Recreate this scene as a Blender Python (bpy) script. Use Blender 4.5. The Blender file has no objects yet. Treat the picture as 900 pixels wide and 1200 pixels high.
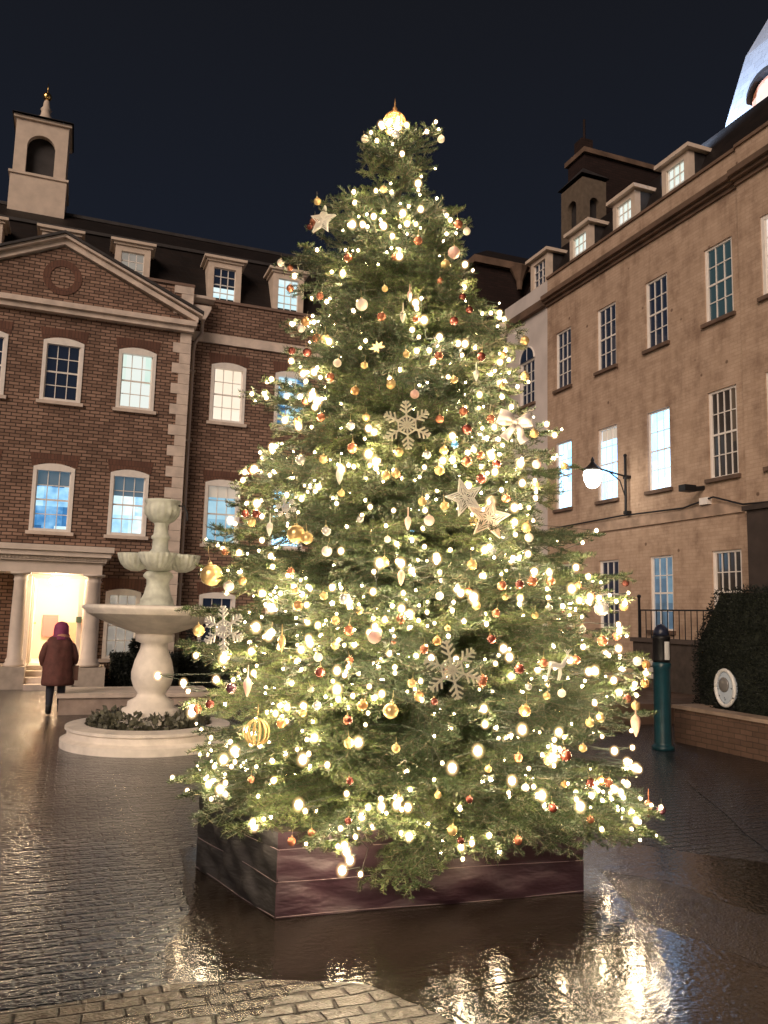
import bpy, bmesh, math, random
import numpy as np
from mathutils import Vector, Matrix

rnd = random.Random(7)
rng = np.random.default_rng(11)
PI = math.pi
sc = bpy.context.scene
COL = sc.collection

# ------------------------------------------------------------------ camera
YAW, PITCH, ROLL, FPX, EYE = math.radians(20.869), math.radians(7.254), math.radians(1.438), 942.0, 1.95
fw = Vector((math.sin(YAW) * math.cos(PITCH), math.cos(YAW) * math.cos(PITCH), math.sin(PITCH)))
r0 = Vector((math.cos(YAW), -math.sin(YAW), 0)); u0 = r0.cross(fw)
cR, sR = math.cos(ROLL), math.sin(ROLL)
rt = r0 * cR + u0 * sR
up = r0 * -sR + u0 * cR
cam = bpy.data.cameras.new('camera')
camo = bpy.data.objects.new('camera', cam); COL.objects.link(camo)
m = Matrix((rt, up, -fw)).transposed().to_4x4(); m.translation = (0, 0, EYE)
camo.matrix_world = m
cam.sensor_fit = 'VERTICAL'; cam.sensor_height = 36; cam.lens = FPX / 1200 * 36
cam.clip_start = 0.05; cam.clip_end = 600
sc.camera = camo

# ------------------------------------------------------------------ sky, exposure
w = bpy.data.worlds.new('World'); sc.world = w; w.use_nodes = True
nt = w.node_tree; nt.nodes.clear()
wo = nt.nodes.new('ShaderNodeOutputWorld'); bg = nt.nodes.new('ShaderNodeBackground')
tc = nt.nodes.new('ShaderNodeTexCoord'); sx = nt.nodes.new('ShaderNodeSeparateXYZ'); cr = nt.nodes.new('ShaderNodeValToRGB')
nt.links.new(tc.outputs['Generated'], sx.inputs[0]); nt.links.new(sx.outputs['Z'], cr.inputs[0])
cr.color_ramp.elements[0].position = 0.0; cr.color_ramp.elements[0].color = (0.021, 0.024, 0.036, 1)
cr.color_ramp.elements[1].position = 0.75; cr.color_ramp.elements[1].color = (0.0095, 0.0098, 0.012, 1)
e = cr.color_ramp.elements.new(0.42); e.color = (0.0115, 0.0145, 0.0235, 1)
nt.links.new(cr.outputs[0], bg.inputs[0]); bg.inputs[1].default_value = 0.7
nt.links.new(bg.outputs[0], wo.inputs[0])
sc.view_settings.view_transform = 'Standard'; sc.view_settings.look = 'None'
sc.view_settings.gamma = 1; sc.view_settings.exposure = 0.3
sc.view_settings.use_curve_mapping = False
# the soft warm wash of the square's own street light, as one weak broad sun
sun = bpy.data.lights.new('street_wash', 'SUN'); sun.energy = 1.9; sun.color = (1.0, 0.79, 0.64); sun.angle = math.radians(35)
suno = bpy.data.objects.new('street_wash', sun); COL.objects.link(suno); suno.rotation_euler = Vector((.66, .62, -.42)).to_track_quat('-Z', 'Y').to_euler()
sc.cycles.use_denoising = True
try:
    sc.cycles.denoiser = 'OPENIMAGEDENOISE'
except Exception:
    pass
sc.cycles.use_light_tree = True; sc.cycles.sample_clamp_direct = 40.0; sc.cycles.light_sampling_threshold = 0.0
sc.cycles.max_bounces = 6; sc.cycles.diffuse_bounces = 3; sc.cycles.glossy_bounces = 4
sc.cycles.transmission_bounces = 4; sc.cycles.transparent_max_bounces = 12; sc.cycles.sample_clamp_indirect = 6.0
sc.cycles.caustics_reflective = False; sc.cycles.caustics_refractive = False

# ------------------------------------------------------------------ materials
def lk(nt, a, b): nt.links.new(a, b)

def mat(name, col, rough=0.6, metal=0.0, spec=0.5, emit=None, es=0.0, noise=0.0, nscale=6.0, bump=0.0, bscale=30.0, coat=0.0):
    m = bpy.data.materials.new(name); m.use_nodes = True
    nt = m.node_tree; b = nt.nodes['Principled BSDF']
    b.inputs['Base Color'].default_value = (*col, 1); b.inputs['Roughness'].default_value = rough
    b.inputs['Metallic'].default_value = metal; b.inputs['Specular IOR Level'].default_value = spec
    b.inputs['Coat Weight'].default_value = coat
    if emit:
        b.inputs['Emission Color'].default_value = (*emit, 1); b.inputs['Emission Strength'].default_value = es
    if noise or bump:
        t = nt.nodes.new('ShaderNodeTexCoord')
    if noise:
        n = nt.nodes.new('ShaderNodeTexNoise'); n.inputs['Scale'].default_value = nscale; n.inputs['Detail'].default_value = 6
        lk(nt, t.outputs['Object'], n.inputs['Vector'])
        r = nt.nodes.new('ShaderNodeValToRGB')
        r.color_ramp.elements[0].position = 0.3; r.color_ramp.elements[1].position = 0.7
        r.color_ramp.elements[0].color = (*[c * (1 - noise) for c in col], 1)
        r.color_ramp.elements[1].color = (*[min(1, c * (1 + noise)) for c in col], 1)
        lk(nt, n.outputs['Fac'], r.inputs[0]); lk(nt, r.outputs[0], b.inputs['Base Color'])
    if bump:
        n2 = nt.nodes.new('ShaderNodeTexNoise'); n2.inputs['Scale'].default_value = bscale; n2.inputs['Detail'].default_value = 5
        lk(nt, t.outputs['Object'], n2.inputs['Vector'])
        bp = nt.nodes.new('ShaderNodeBump'); bp.inputs['Strength'].default_value = bump; bp.inputs['Distance'].default_value = 0.02
        lk(nt, n2.outputs['Fac'], bp.inputs['Height']); lk(nt, bp.outputs[0], b.inputs['Normal'])
    return m

def wall_coords(nt):
    """object coordinates folded so that x runs along the wall and y up it"""
    t = nt.nodes.new('ShaderNodeTexCoord'); s = nt.nodes.new('ShaderNodeSeparateXYZ'); c = nt.nodes.new('ShaderNodeCombineXYZ')
    a = nt.nodes.new('ShaderNodeMath'); a.operation = 'ADD'
    lk(nt, t.outputs['Object'], s.inputs[0]); lk(nt, s.outputs['X'], a.inputs[0]); lk(nt, s.outputs['Y'], a.inputs[1])
    lk(nt, a.outputs[0], c.inputs['X']); lk(nt, s.outputs['Z'], c.inputs['Y'])
    return t, c

def brick_mat(name, c1, c2, mortar, bw=0.24, rh=0.1, msize=0.011, stain=0.25, bump=0.6, rough=0.85, flat=False, wet=False):
    m = bpy.data.materials.new(name); m.use_nodes = True
    nt = m.node_tree; b = nt.nodes['Principled BSDF']
    t, c = wall_coords(nt)
    vec = t.outputs['Object'] if flat else c.outputs[0]
    dn = nt.nodes.new('ShaderNodeTexNoise'); dn.inputs['Scale'].default_value = 5; dn.inputs['Detail'].default_value = 3
    lk(nt, t.outputs['Object'], dn.inputs['Vector'])
    sub = nt.nodes.new('ShaderNodeVectorMath'); sub.operation = 'SUBTRACT'; lk(nt, dn.outputs['Color'], sub.inputs[0]); sub.inputs[1].default_value = (.5, .5, .5)
    ms = nt.nodes.new('ShaderNodeVectorMath'); ms.operation = 'SCALE'; ms.inputs['Scale'].default_value = 0.02 if not flat else 0.05; lk(nt, sub.outputs[0], ms.inputs[0])
    ad = nt.nodes.new('ShaderNodeVectorMath'); lk(nt, vec, ad.inputs[0]); lk(nt, ms.outputs[0], ad.inputs[1])
    br = nt.nodes.new('ShaderNodeTexBrick'); lk(nt, ad.outputs[0], br.inputs['Vector'])
    br.inputs['Scale'].default_value = 1; br.inputs['Brick Width'].default_value = bw; br.inputs['Row Height'].default_value = rh
    br.inputs['Mortar Size'].default_value = msize; br.inputs['Mortar Smooth'].default_value = 0.3; br.inputs['Bias'].default_value = 0.0
    br.inputs['Color1'].default_value = (*c1, 1); br.inputs['Color2'].default_value = (*c2, 1); br.inputs['Mortar'].default_value = (*mortar, 1)
    n = nt.nodes.new('ShaderNodeTexNoise'); n.inputs['Scale'].default_value = 0.8; n.inputs['Detail'].default_value = 8; n.inputs['Roughness'].default_value = 0.7
    lk(nt, t.outputs['Object'], n.inputs['Vector'])
    r = nt.nodes.new('ShaderNodeValToRGB'); r.color_ramp.elements[0].position = .3; r.color_ramp.elements[1].position = .7
    r.color_ramp.elements[0].color = (1 - stain,) * 3 + (1,); r.color_ramp.elements[1].color = (1, 1, 1, 1)
    lk(nt, n.outputs['Fac'], r.inputs[0])
    mx = nt.nodes.new('ShaderNodeMix'); mx.data_type = 'RGBA'; mx.blend_type = 'MULTIPLY'; mx.inputs['Factor'].default_value = 1
    lk(nt, br.outputs['Color'], mx.inputs['A']); lk(nt, r.outputs[0], mx.inputs['B']); lk(nt, mx.outputs['Result'], b.inputs['Base Color'])
    inv = nt.nodes.new('ShaderNodeMath'); inv.operation = 'SUBTRACT'; inv.inputs[0].default_value = 1; lk(nt, br.outputs['Fac'], inv.inputs[1])
    n3 = nt.nodes.new('ShaderNodeTexNoise'); n3.inputs['Scale'].default_value = 35; n3.inputs['Detail'].default_value = 4; lk(nt, t.outputs['Object'], n3.inputs['Vector'])
    mm = nt.nodes.new('ShaderNodeMath'); mm.operation = 'MULTIPLY_ADD'; mm.inputs[1].default_value = 0.4; lk(nt, n3.outputs['Fac'], mm.inputs[0]); lk(nt, inv.outputs[0], mm.inputs[2])
    bp = nt.nodes.new('ShaderNodeBump'); bp.inputs['Strength'].default_value = bump; bp.inputs['Distance'].default_value = 0.012
    lk(nt, mm.outputs[0], bp.inputs['Height']); lk(nt, bp.outputs[0], b.inputs['Normal'])
    b.inputs['Roughness'].default_value = rough; b.inputs['Specular IOR Level'].default_value = 0.3
    if wet:
        b.inputs['Specular IOR Level'].default_value = 0.5
        wn = nt.nodes.new('ShaderNodeTexNoise'); wn.inputs['Scale'].default_value = 1.3; wn.inputs['Detail'].default_value = 5; lk(nt, t.outputs['Object'], wn.inputs['Vector'])
        wr = nt.nodes.new('ShaderNodeMapRange'); wr.inputs['From Min'].default_value = .35; wr.inputs['From Max'].default_value = .65
        wr.inputs['To Min'].default_value = max(.05, rough - .15); wr.inputs['To Max'].default_value = rough + .15
        lk(nt, wn.outputs['Fac'], wr.inputs['Value']); lk(nt, wr.outputs[0], b.inputs['Roughness'])
    return m

def render_mat():
    """old brown stucco: vertical run-off streaks, blotches, small chips and the ghost of brick courses"""
    m = bpy.data.materials.new('stained_stucco'); m.use_nodes = True
    nt = m.node_tree; b = nt.nodes['Principled BSDF']; t, c = wall_coords(nt)
    mp = nt.nodes.new('ShaderNodeMapping'); mp.inputs['Scale'].default_value = (1.1, 0.16, 1); lk(nt, c.outputs[0], mp.inputs['Vector'])
    n = nt.nodes.new('ShaderNodeTexNoise'); n.inputs['Scale'].default_value = 1.5; n.inputs['Detail'].default_value = 7; n.inputs['Roughness'].default_value = .65; lk(nt, mp.outputs[0], n.inputs['Vector'])
    n2 = nt.nodes.new('ShaderNodeTexNoise'); n2.inputs['Scale'].default_value = 2.2; n2.inputs['Detail'].default_value = 9; n2.inputs['Roughness'].default_value = .7; lk(nt, c.outputs[0], n2.inputs['Vector'])
    mxn = nt.nodes.new('ShaderNodeMath'); mxn.operation = 'ADD'; lk(nt, n.outputs['Fac'], mxn.inputs[0]); lk(nt, n2.outputs['Fac'], mxn.inputs[1])
    r = nt.nodes.new('ShaderNodeValToRGB'); lk(nt, mxn.outputs[0], r.inputs[0])
    r.color_ramp.elements[0].position = .38; r.color_ramp.elements[0].color = (.32, .22, .16, 1)
    r.color_ramp.elements[1].position = .62; r.color_ramp.elements[1].color = (.58, .43, .325, 1)
    e = r.color_ramp.elements.new(.5); e.color = (.5, .365, .27, 1)
    mh = nt.nodes.new('ShaderNodeMath'); mh.operation = 'MULTIPLY'; mh.inputs[1].default_value = .5; lk(nt, mxn.outputs[0], mh.inputs[0]); lk(nt, mh.outputs[0], r.inputs[0])
    v = nt.nodes.new('ShaderNodeTexVoronoi'); v.inputs['Scale'].default_value = 1.6; lk(nt, c.outputs[0], v.inputs['Vector'])
    vr = nt.nodes.new('ShaderNodeValToRGB'); vr.color_ramp.elements[0].position = .05; vr.color_ramp.elements[0].color = (.25, .2, .18, 1); vr.color_ramp.elements[1].position = .09; vr.color_ramp.elements[1].color = (1, 1, 1, 1)
    lk(nt, v.outputs['Distance'], vr.inputs[0])
    br = nt.nodes.new('ShaderNodeTexBrick'); lk(nt, c.outputs[0], br.inputs['Vector']); br.inputs['Scale'].default_value = 1
    br.inputs['Brick Width'].default_value = .24; br.inputs['Row Height'].default_value = .085; br.inputs['Mortar Size'].default_value = .01
    br.inputs['Color1'].default_value = (1, 1, 1, 1); br.inputs['Color2'].default_value = (.9, .88, .86, 1); br.inputs['Mortar'].default_value = (.86, .84, .82, 1)
    m1 = nt.nodes.new('ShaderNodeMix'); m1.data_type = 'RGBA'; m1.blend_type = 'MULTIPLY'; m1.inputs['Factor'].default_value = 1
    m2 = nt.nodes.new('ShaderNodeMix'); m2.data_type = 'RGBA'; m2.blend_type = 'MULTIPLY'; m2.inputs['Factor'].default_value = .8
    lk(nt, r.outputs[0], m1.inputs['A']); lk(nt, br.outputs['Color'], m1.inputs['B']); lk(nt, m1.outputs['Result'], m2.inputs['A']); lk(nt, vr.outputs[0], m2.inputs['B'])
    lk(nt, m2.outputs['Result'], b.inputs['Base Color'])
    bp = nt.nodes.new('ShaderNodeBump'); bp.inputs['Strength'].default_value = .5; bp.inputs['Distance'].default_value = .02
    lk(nt, n2.outputs['Fac'], bp.inputs['Height']); lk(nt, bp.outputs[0], b.inputs['Normal'])
    b.inputs['Roughness'].default_value = .9; b.inputs['Specular IOR Level'].default_value = .2
    return m

def room_mat(name, cols, strength, bw=.33, rh=.45, seed=0.0):
    """a lit room seen through its window: blocks of wall, blind and furniture, each of its own colour"""
    m = bpy.data.materials.new(name); m.use_nodes = True
    nt = m.node_tree; b = nt.nodes['Principled BSDF']; t, c = wall_coords(nt)
    mp = nt.nodes.new('ShaderNodeMapping'); mp.inputs['Location'].default_value = (seed, seed * .7, 0); lk(nt, c.outputs[0], mp.inputs['Vector'])
    v = nt.nodes.new('ShaderNodeTexBrick'); v.inputs['Scale'].default_value = 1; v.inputs['Brick Width'].default_value = bw; v.inputs['Row Height'].default_value = rh
    v.inputs['Mortar Size'].default_value = 0; v.inputs['Color1'].default_value = (0, 0, 0, 1); v.inputs['Color2'].default_value = (1, 1, 1, 1); v.offset = .4
    lk(nt, mp.outputs[0], v.inputs['Vector'])
    n = nt.nodes.new('ShaderNodeTexNoise'); n.inputs['Scale'].default_value = 3.5; n.inputs['Detail'].default_value = 3; lk(nt, mp.outputs[0], n.inputs['Vector'])
    a = nt.nodes.new('ShaderNodeMath'); a.operation = 'MULTIPLY_ADD'; a.inputs[1].default_value = .45; lk(nt, n.outputs['Fac'], a.inputs[0])
    h = nt.nodes.new('ShaderNodeMath'); h.operation = 'MULTIPLY'; h.inputs[1].default_value = .6; lk(nt, v.outputs['Color'], h.inputs[0]); lk(nt, h.outputs[0], a.inputs[2])
    r = nt.nodes.new('ShaderNodeValToRGB'); lk(nt, a.outputs[0], r.inputs[0])
    el = r.color_ramp.elements
    el[0].position = .15; el[0].color = (*cols[0], 1); el[1].position = .8; el[1].color = (*cols[-1], 1)
    for i in range(1, len(cols) - 1):
        x = el.new(.15 + .65 * i / (len(cols) - 1)); x.color = (*cols[i], 1)
    lk(nt, r.outputs[0], b.inputs['Emission Color']); b.inputs['Emission Strength'].default_value = strength
    b.inputs['Base Color'].default_value = (.02, .02, .02, 1); b.inputs['Roughness'].default_value = .1
    return m

BRICK = brick_mat('red_brown_brick', (.44, .28, .205), (.24, .145, .105), (.075, .05, .04), bw=.25, rh=.09, msize=.014, stain=.35)
LINTEL = brick_mat('gauged_brick', (.2, .1, .07), (.15, .075, .055), (.1, .055, .045), bw=.08, rh=.3, msize=.006)
STUCCO = render_mat()
WHITEWALL = mat('white_painted_render', (.62, .56, .53), .85, noise=.12, nscale=1.2, bump=.2)
STONE = mat('pale_stone_trim', (.66, .55, .47), .8, noise=.2, nscale=3, bump=.25)
CREAM = mat('cream_painted_timber', (.66, .54, .44), .6, noise=.1, nscale=4)
PORTICO = mat('cream_painted_portico', (.7, .6, .52), .6, noise=.08, nscale=4)
FRAME = mat('white_window_paint', (.86, .8, .74), .5, noise=.06, nscale=8)
ROOF = brick_mat('dark_slate', (.022, .015, .013), (.014, .01, .009), (.015, .012, .012), bw=.3, rh=.2, msize=.008, stain=.3, rough=.6)
DARKTRIM = mat('dark_lead', (.035, .03, .03), .6, noise=.3, nscale=5)
DARKGLASS = mat('dark_glow_glass', (.012, .016, .026), .06, spec=.6, emit=(.1, .14, .25), es=.06)  # dark pane with a faint blue glow painted in
TEALGLASS = mat('teal_glow_glass', (.02, .035, .04), .08, spec=.6, emit=(.16, .3, .34), es=.1)  # dark pane, its faint teal glow put in as emission
CURTAINGLASS = room_mat('glowing_curtain_window', [(.05, .03, .02), (.02, .015, .012), (.16, .1, .06)], .35, bw=.22, rh=2.0)  # curtains of a dark room, given a dim glow of their own
MINT = room_mat('mint_lit_window', [(.62, .92, .78), (.9, 1, .9), (.95, 1, .93)], .74, bw=.5, rh=.8)
CREAMLIT = room_mat('cream_blind_window', [(.95, .78, .58), (1, .84, .66), (1, .87, .7)], .9, bw=1.6, rh=.45)
OFFICE = room_mat('blue_office_window', [(.01, .05, .12), (.05, .22, .5), (.35, .68, .95), (.75, .95, 1)], .95, bw=.3, rh=.5)
OFFICE2 = room_mat('blue_office_window', [(.02, .1, .2), (.1, .35, .65), (.45, .78, 1), (.85, 1, 1)], .95, bw=.36, rh=.62, seed=1.7)
CYAN = room_mat('cyan_lit_window', [(.5, .85, .95), (.68, .95, 1), (.85, 1, 1)], .8, bw=.8, rh=.7)
BRIGHT = room_mat('bright_office_window', [(.15, .44, .95), (.22, .55, 1), (.36, .72, 1)], 3.6, bw=.5, rh=1.0)
DIMBLUE = room_mat('dim_blue_window', [(.07, .11, .14), (.14, .24, .34), (.3, .5, .62)], .5, bw=.3, rh=.6)
PALEBLUE = room_mat('pale_blue_window', [(.2, .42, .55), (.3, .55, .7), (.5, .75, .85)], .8, bw=.9, rh=.5)
GREYBLIND = room_mat('grey_blind_window', [(.2, .18, .15), (.3, .26, .22), (.34, .3, .25)], .75, bw=1.2, rh=.2)
PINKLIT = room_mat('pale_blind_window', [(.8, .72, .66), (.95, .85, .78)], .85, bw=.9, rh=.5)
PANE = dict(dark=DARKGLASS, teal=TEALGLASS, curtain=CURTAINGLASS, mint=MINT, cream=CREAMLIT, office=OFFICE, office2=OFFICE2, cyan=CYAN, bright=BRIGHT, dim=DIMBLUE, pale=PALEBLUE, grey=GREYBLIND, pink=PINKLIT)
IRON = mat('black_iron', (.015, .015, .017), .45, metal=.3)
GOLDLEAF = mat('gilded_ball', (.85, .55, .2), .25, metal=1)

# ------------------------------------------------------------------ mesh helper
class MB:
    def __init__(self): self.v = []; self.f = []
    def poly(self, pts):
        i = len(self.v); self.v += [tuple(p) for p in pts]; self.f.append(tuple(range(i, i + len(pts)))); return self
    def box(self, x0, x1, y0, y1, z0, z1):
        i = len(self.v)
        self.v += [(x0, y0, z0), (x1, y0, z0), (x1, y1, z0), (x0, y1, z0), (x0, y0, z1), (x1, y0, z1), (x1, y1, z1), (x0, y1, z1)]
        for f in ((0, 3, 2, 1), (4, 5, 6, 7), (0, 1, 5, 4), (1, 2, 6, 5), (2, 3, 7, 6), (3, 0, 4, 7)): self.f.append(tuple(i + k for k in f))
        return self
    def lbox(self, F, u0, u1, d0, d1, z0, z1):
        i = len(self.v)
        self.v += [F(u0, d0, z0), F(u1, d0, z0), F(u1, d1, z0), F(u0, d1, z0), F(u0, d0, z1), F(u1, d0, z1), F(u1, d1, z1), F(u0, d1, z1)]
        for f in ((0, 3, 2, 1), (4, 5, 6, 7), (0, 1, 5, 4), (1, 2, 6, 5), (2, 3, 7, 6), (3, 0, 4, 7)): self.f.append(tuple(i + k for k in f))
        return self
    def prism(self, F, pts, d0, d1):
        """pts (u,z) extruded between depths d0 and d1 in the wall frame F"""
        n = len(pts); i = len(self.v)
        self.v += [F(u, d0, z) for u, z in pts] + [F(u, d1, z) for u, z in pts]
        self.f.append(tuple(range(i, i + n))); self.f.append(tuple(range(i + 2 * n - 1, i + n - 1, -1)))
        for k in range(n): self.f.append((i + k, i + (k + 1) % n, i + n + (k + 1) % n, i + n + k))
        return self
    def lathe(self, c, prof, n=24, axis=None, wob=None):
        """prof: (r, h) from bottom to top around the axis at c"""
        c = Vector(c); ax = Vector(axis or (0, 0, 1)).normalized()
        a = ax.orthogonal().normalized() if axis else Vector((1, 0, 0)); b = ax.cross(a)
        i = len(self.v)
        for r, h in prof:
            for k in range(n):
                t = 2 * PI * k / n; rr = r * (wob(t, h) if wob else 1)
                self.v.append(tuple(c + ax * h + a * (rr * math.cos(t)) + b * (rr * math.sin(t))))
        for j in range(len(prof) - 1):
            for k in range(n):
                p = i + j * n; self.f.append((p + k, p + (k + 1) % n, p + n + (k + 1) % n, p + n + k))
        self.f.append(tuple(i + k for k in range(n - 1, -1, -1))); p = i + (len(prof) - 1) * n; self.f.append(tuple(p + k for k in range(n)))
        return self
    def tube(self, pts, r, n=6, r1=None):
        pts = [Vector(p) for p in pts]; i = len(self.v); N = len(pts)
        prev = None
        for j, p in enumerate(pts):
            d = (pts[min(j + 1, N - 1)] - pts[max(j - 1, 0)]).normalized()
            a = d.orthogonal().normalized() if prev is None else (prev - d * prev.dot(d)).normalized()
            prev = a; b = d.cross(a); rr = r if r1 is None else r + (r1 - r) * j / max(1, N - 1)
            for k in range(n):
                t = 2 * PI * k / n; self.v.append(tuple(p + a * (rr * math.cos(t)) + b * (rr * math.sin(t))))
        for j in range(N - 1):
            for k in range(n):
                q = i + j * n; self.f.append((q + k, q + (k + 1) % n, q + n + (k + 1) % n, q + n + k))
        self.f.append(tuple(i + k for k in range(n - 1, -1, -1))); q = i + (N - 1) * n; self.f.append(tuple(q + k for k in range(n)))
        return self
    def ball(self, c, r, n=16, sq=(1, 1, 1)):
        c = Vector(c); i = len(self.v); m = max(6, n // 2)
        for j in range(m + 1):
            ph = -PI / 2 + PI * j / m; ph = max(min(ph, PI / 2 - .02), -PI / 2 + .02)
            for k in range(n):
                t = 2 * PI * k / n
                self.v.append((c.x + r * sq[0] * math.cos(ph) * math.cos(t), c.y + r * sq[1] * math.cos(ph) * math.sin(t), c.z + r * sq[2] * math.sin(ph)))
        for j in range(m):
            for k in range(n):
                q = i + j * n; self.f.append((q + k, q + (k + 1) % n, q + n + (k + 1) % n, q + n + k))
        self.f.append(tuple(i + k for k in range(n - 1, -1, -1))); q = i + m * n; self.f.append(tuple(q + k for k in range(n)))
        return self
    def build(self, name, material, parent=None, smooth=False, base=None, label=None):
        """links ONE mesh object; world coordinates are made local to the thing it belongs to"""
        me = bpy.data.meshes.new(name)
        o = bpy.data.objects.new(name, me); COL.objects.link(o)
        off = Vector((0, 0, 0))
        if parent is not None:
            o.parent = parent; off = origin(parent)
        elif base is not None:
            o.location = base; off = Vector(base)
        me.from_pydata([(x - off.x, y - off.y, z - off.z) for x, y, z in self.v], [], self.f)
        me.materials.append(material)
        if smooth:
            me.polygons.foreach_set('use_smooth', [True] * len(me.polygons))
        me.update()
        if label: o['label'] = label
        return o

def origin(o):
    p = Vector((0, 0, 0))
    while o is not None:
        p += o.location; o = o.parent
    return p

def tag(o, label=None, cat=None, group=None, kind=None):
    if label: o['label'] = label
    if cat: o['category'] = cat
    if group: o['group'] = group
    if kind: o['kind'] = kind
    return o

def thing(name, loc, label, cat, group=None):
    o = bpy.data.objects.new(name, None); COL.objects.link(o); o.location = loc; o.empty_display_size = .2
    return tag(o, label, cat, group)

def smooth_edges(o, ang=40, bevel=0):
    if bevel:
        b = o.modifiers.new('bevel', 'BEVEL'); b.width = bevel; b.segments = 2; b.limit_method = 'ANGLE'
    return o

def wall_openings(mb, F, u0, u1, z0, z1, ops, rev=.14):
    """a wall face in frame F with its rectangular openings and their reveals"""
    us = sorted({u0, u1, *[o[0] for o in ops], *[o[1] for o in ops]}); zs = sorted({z0, z1, *[o[2] for o in ops], *[o[3] for o in ops]})
    for a, b in zip(us, us[1:]):
        for c, d in zip(zs, zs[1:]):
            mu, mz = (a + b) / 2, (c + d) / 2
            if mu < u0 or mu > u1 or any(o[0] < mu < o[1] and o[2] < mz < o[3] for o in ops): continue
            mb.poly([F(a, 0, c), F(b, 0, c), F(b, 0, d), F(a, 0, d)])
    for a, b, c, d in ops:
        mb.poly([F(a, 0, c), F(b, 0, c), F(b, -rev, c), F(a, -rev, c)]); mb.poly([F(a, 0, d), F(b, 0, d), F(b, -rev, d), F(a, -rev, d)])
        mb.poly([F(a, 0, c), F(a, 0, d), F(a, -rev, d), F(a, -rev, c)]); mb.poly([F(b, 0, c), F(b, 0, d), F(b, -rev, d), F(b, -rev, c)])

def arc_pts(u0, u1, zs, rise, n=8):
    return [(u0 + (u1 - u0) * k / n, zs + rise * (1 - (2 * k / n - 1) ** 2)) for k in range(n + 1)]

BLIND = mat('cream_roller_blind', (.5, .45, .38), .8, emit=(.8, .72, .6), es=.3)
DARKBLIND = mat('dark_slat_blind', (.08, .1, .12), .6, emit=(.15, .3, .42), es=.25)
def window(F, bld, u0, u1, z0, z1, pane, nx=3, nz=4, blind=0, bmat=None, arch=0.0, fr=.09, proud=.03, sill=STONE, lintel=False, bar=.022, label=None, round_head=False):
    """window > frame surround itself, sash bars, pane, sill; z1 is the top of the opening, the arch rises above it"""
    f = MB()
    f.lbox(F, u0, u0 + fr, -.1, proud, z0, z1); f.lbox(F, u1 - fr, u1, -.1, proud, z0, z1)
    f.lbox(F, u0 + fr, u1 - fr, -.1, proud - .003, z0, z0 + fr * .8)
    if arch:
        f.prism(F, [(u0, z1 - fr)] + [(u1, z1 - fr)] + arc_pts(u0, u1, z1, arch)[::-1], -.1, proud + .004)
    else:
        f.lbox(F, u0 + fr, u1 - fr, -.1, proud - .003, z1 - fr, z1)
    w = f.build('window', FRAME, bld, label=label)
    a, b, c, d = u0 + fr, u1 - fr, z0 + fr * .8, z1 - fr
    s = MB()
    for i in range(1, nx):
        x = a + (b - a) * i / nx; s.lbox(F, x - bar / 2, x + bar / 2, -.085, -.06, c, d)
    for j in range(1, nz):
        z = c + (d - c) * j / nz; h = bar * (1.0 if j * 2 == nz else .5)
        s.lbox(F, a, b, -.083 + .002, -.058 + .004 * (j * 2 == nz), z - h, z + h)
    s.lbox(F, a, a + .03, -.084, -.05, c, d); s.lbox(F, b - .03, b, -.084, -.05, c, d)
    s.build('sash', FRAME, w)
    p = MB(); p.poly([F(a, -.09, c), F(b, -.09, c), F(b, -.09, d), F(a, -.09, d)]); p.build('pane', PANE[pane], w)
    if blind: p = MB(); p.lbox(F, a + .03, b - .03, -.0895, -.0865, d - (d - c) * blind, d - .002); p.build('blind', bmat or BLIND, w)
    k = MB(); k.lbox(F, u0 - .07, u1 + .07, -.1, .09, z0 - .09, z0 - .002); k.build('sill', sill, w)
    if lintel:
        q = MB(); q.prism(F, arc_pts(u0 - .04, u1 + .04, z1 + .02, arch + .01) + [(u1 + .1, z1 + .02 + .33), (u0 - .1, z1 + .02 + .33)], -.02, .012)
        q.build('lintel', LINTEL, w)
    return w

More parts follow.
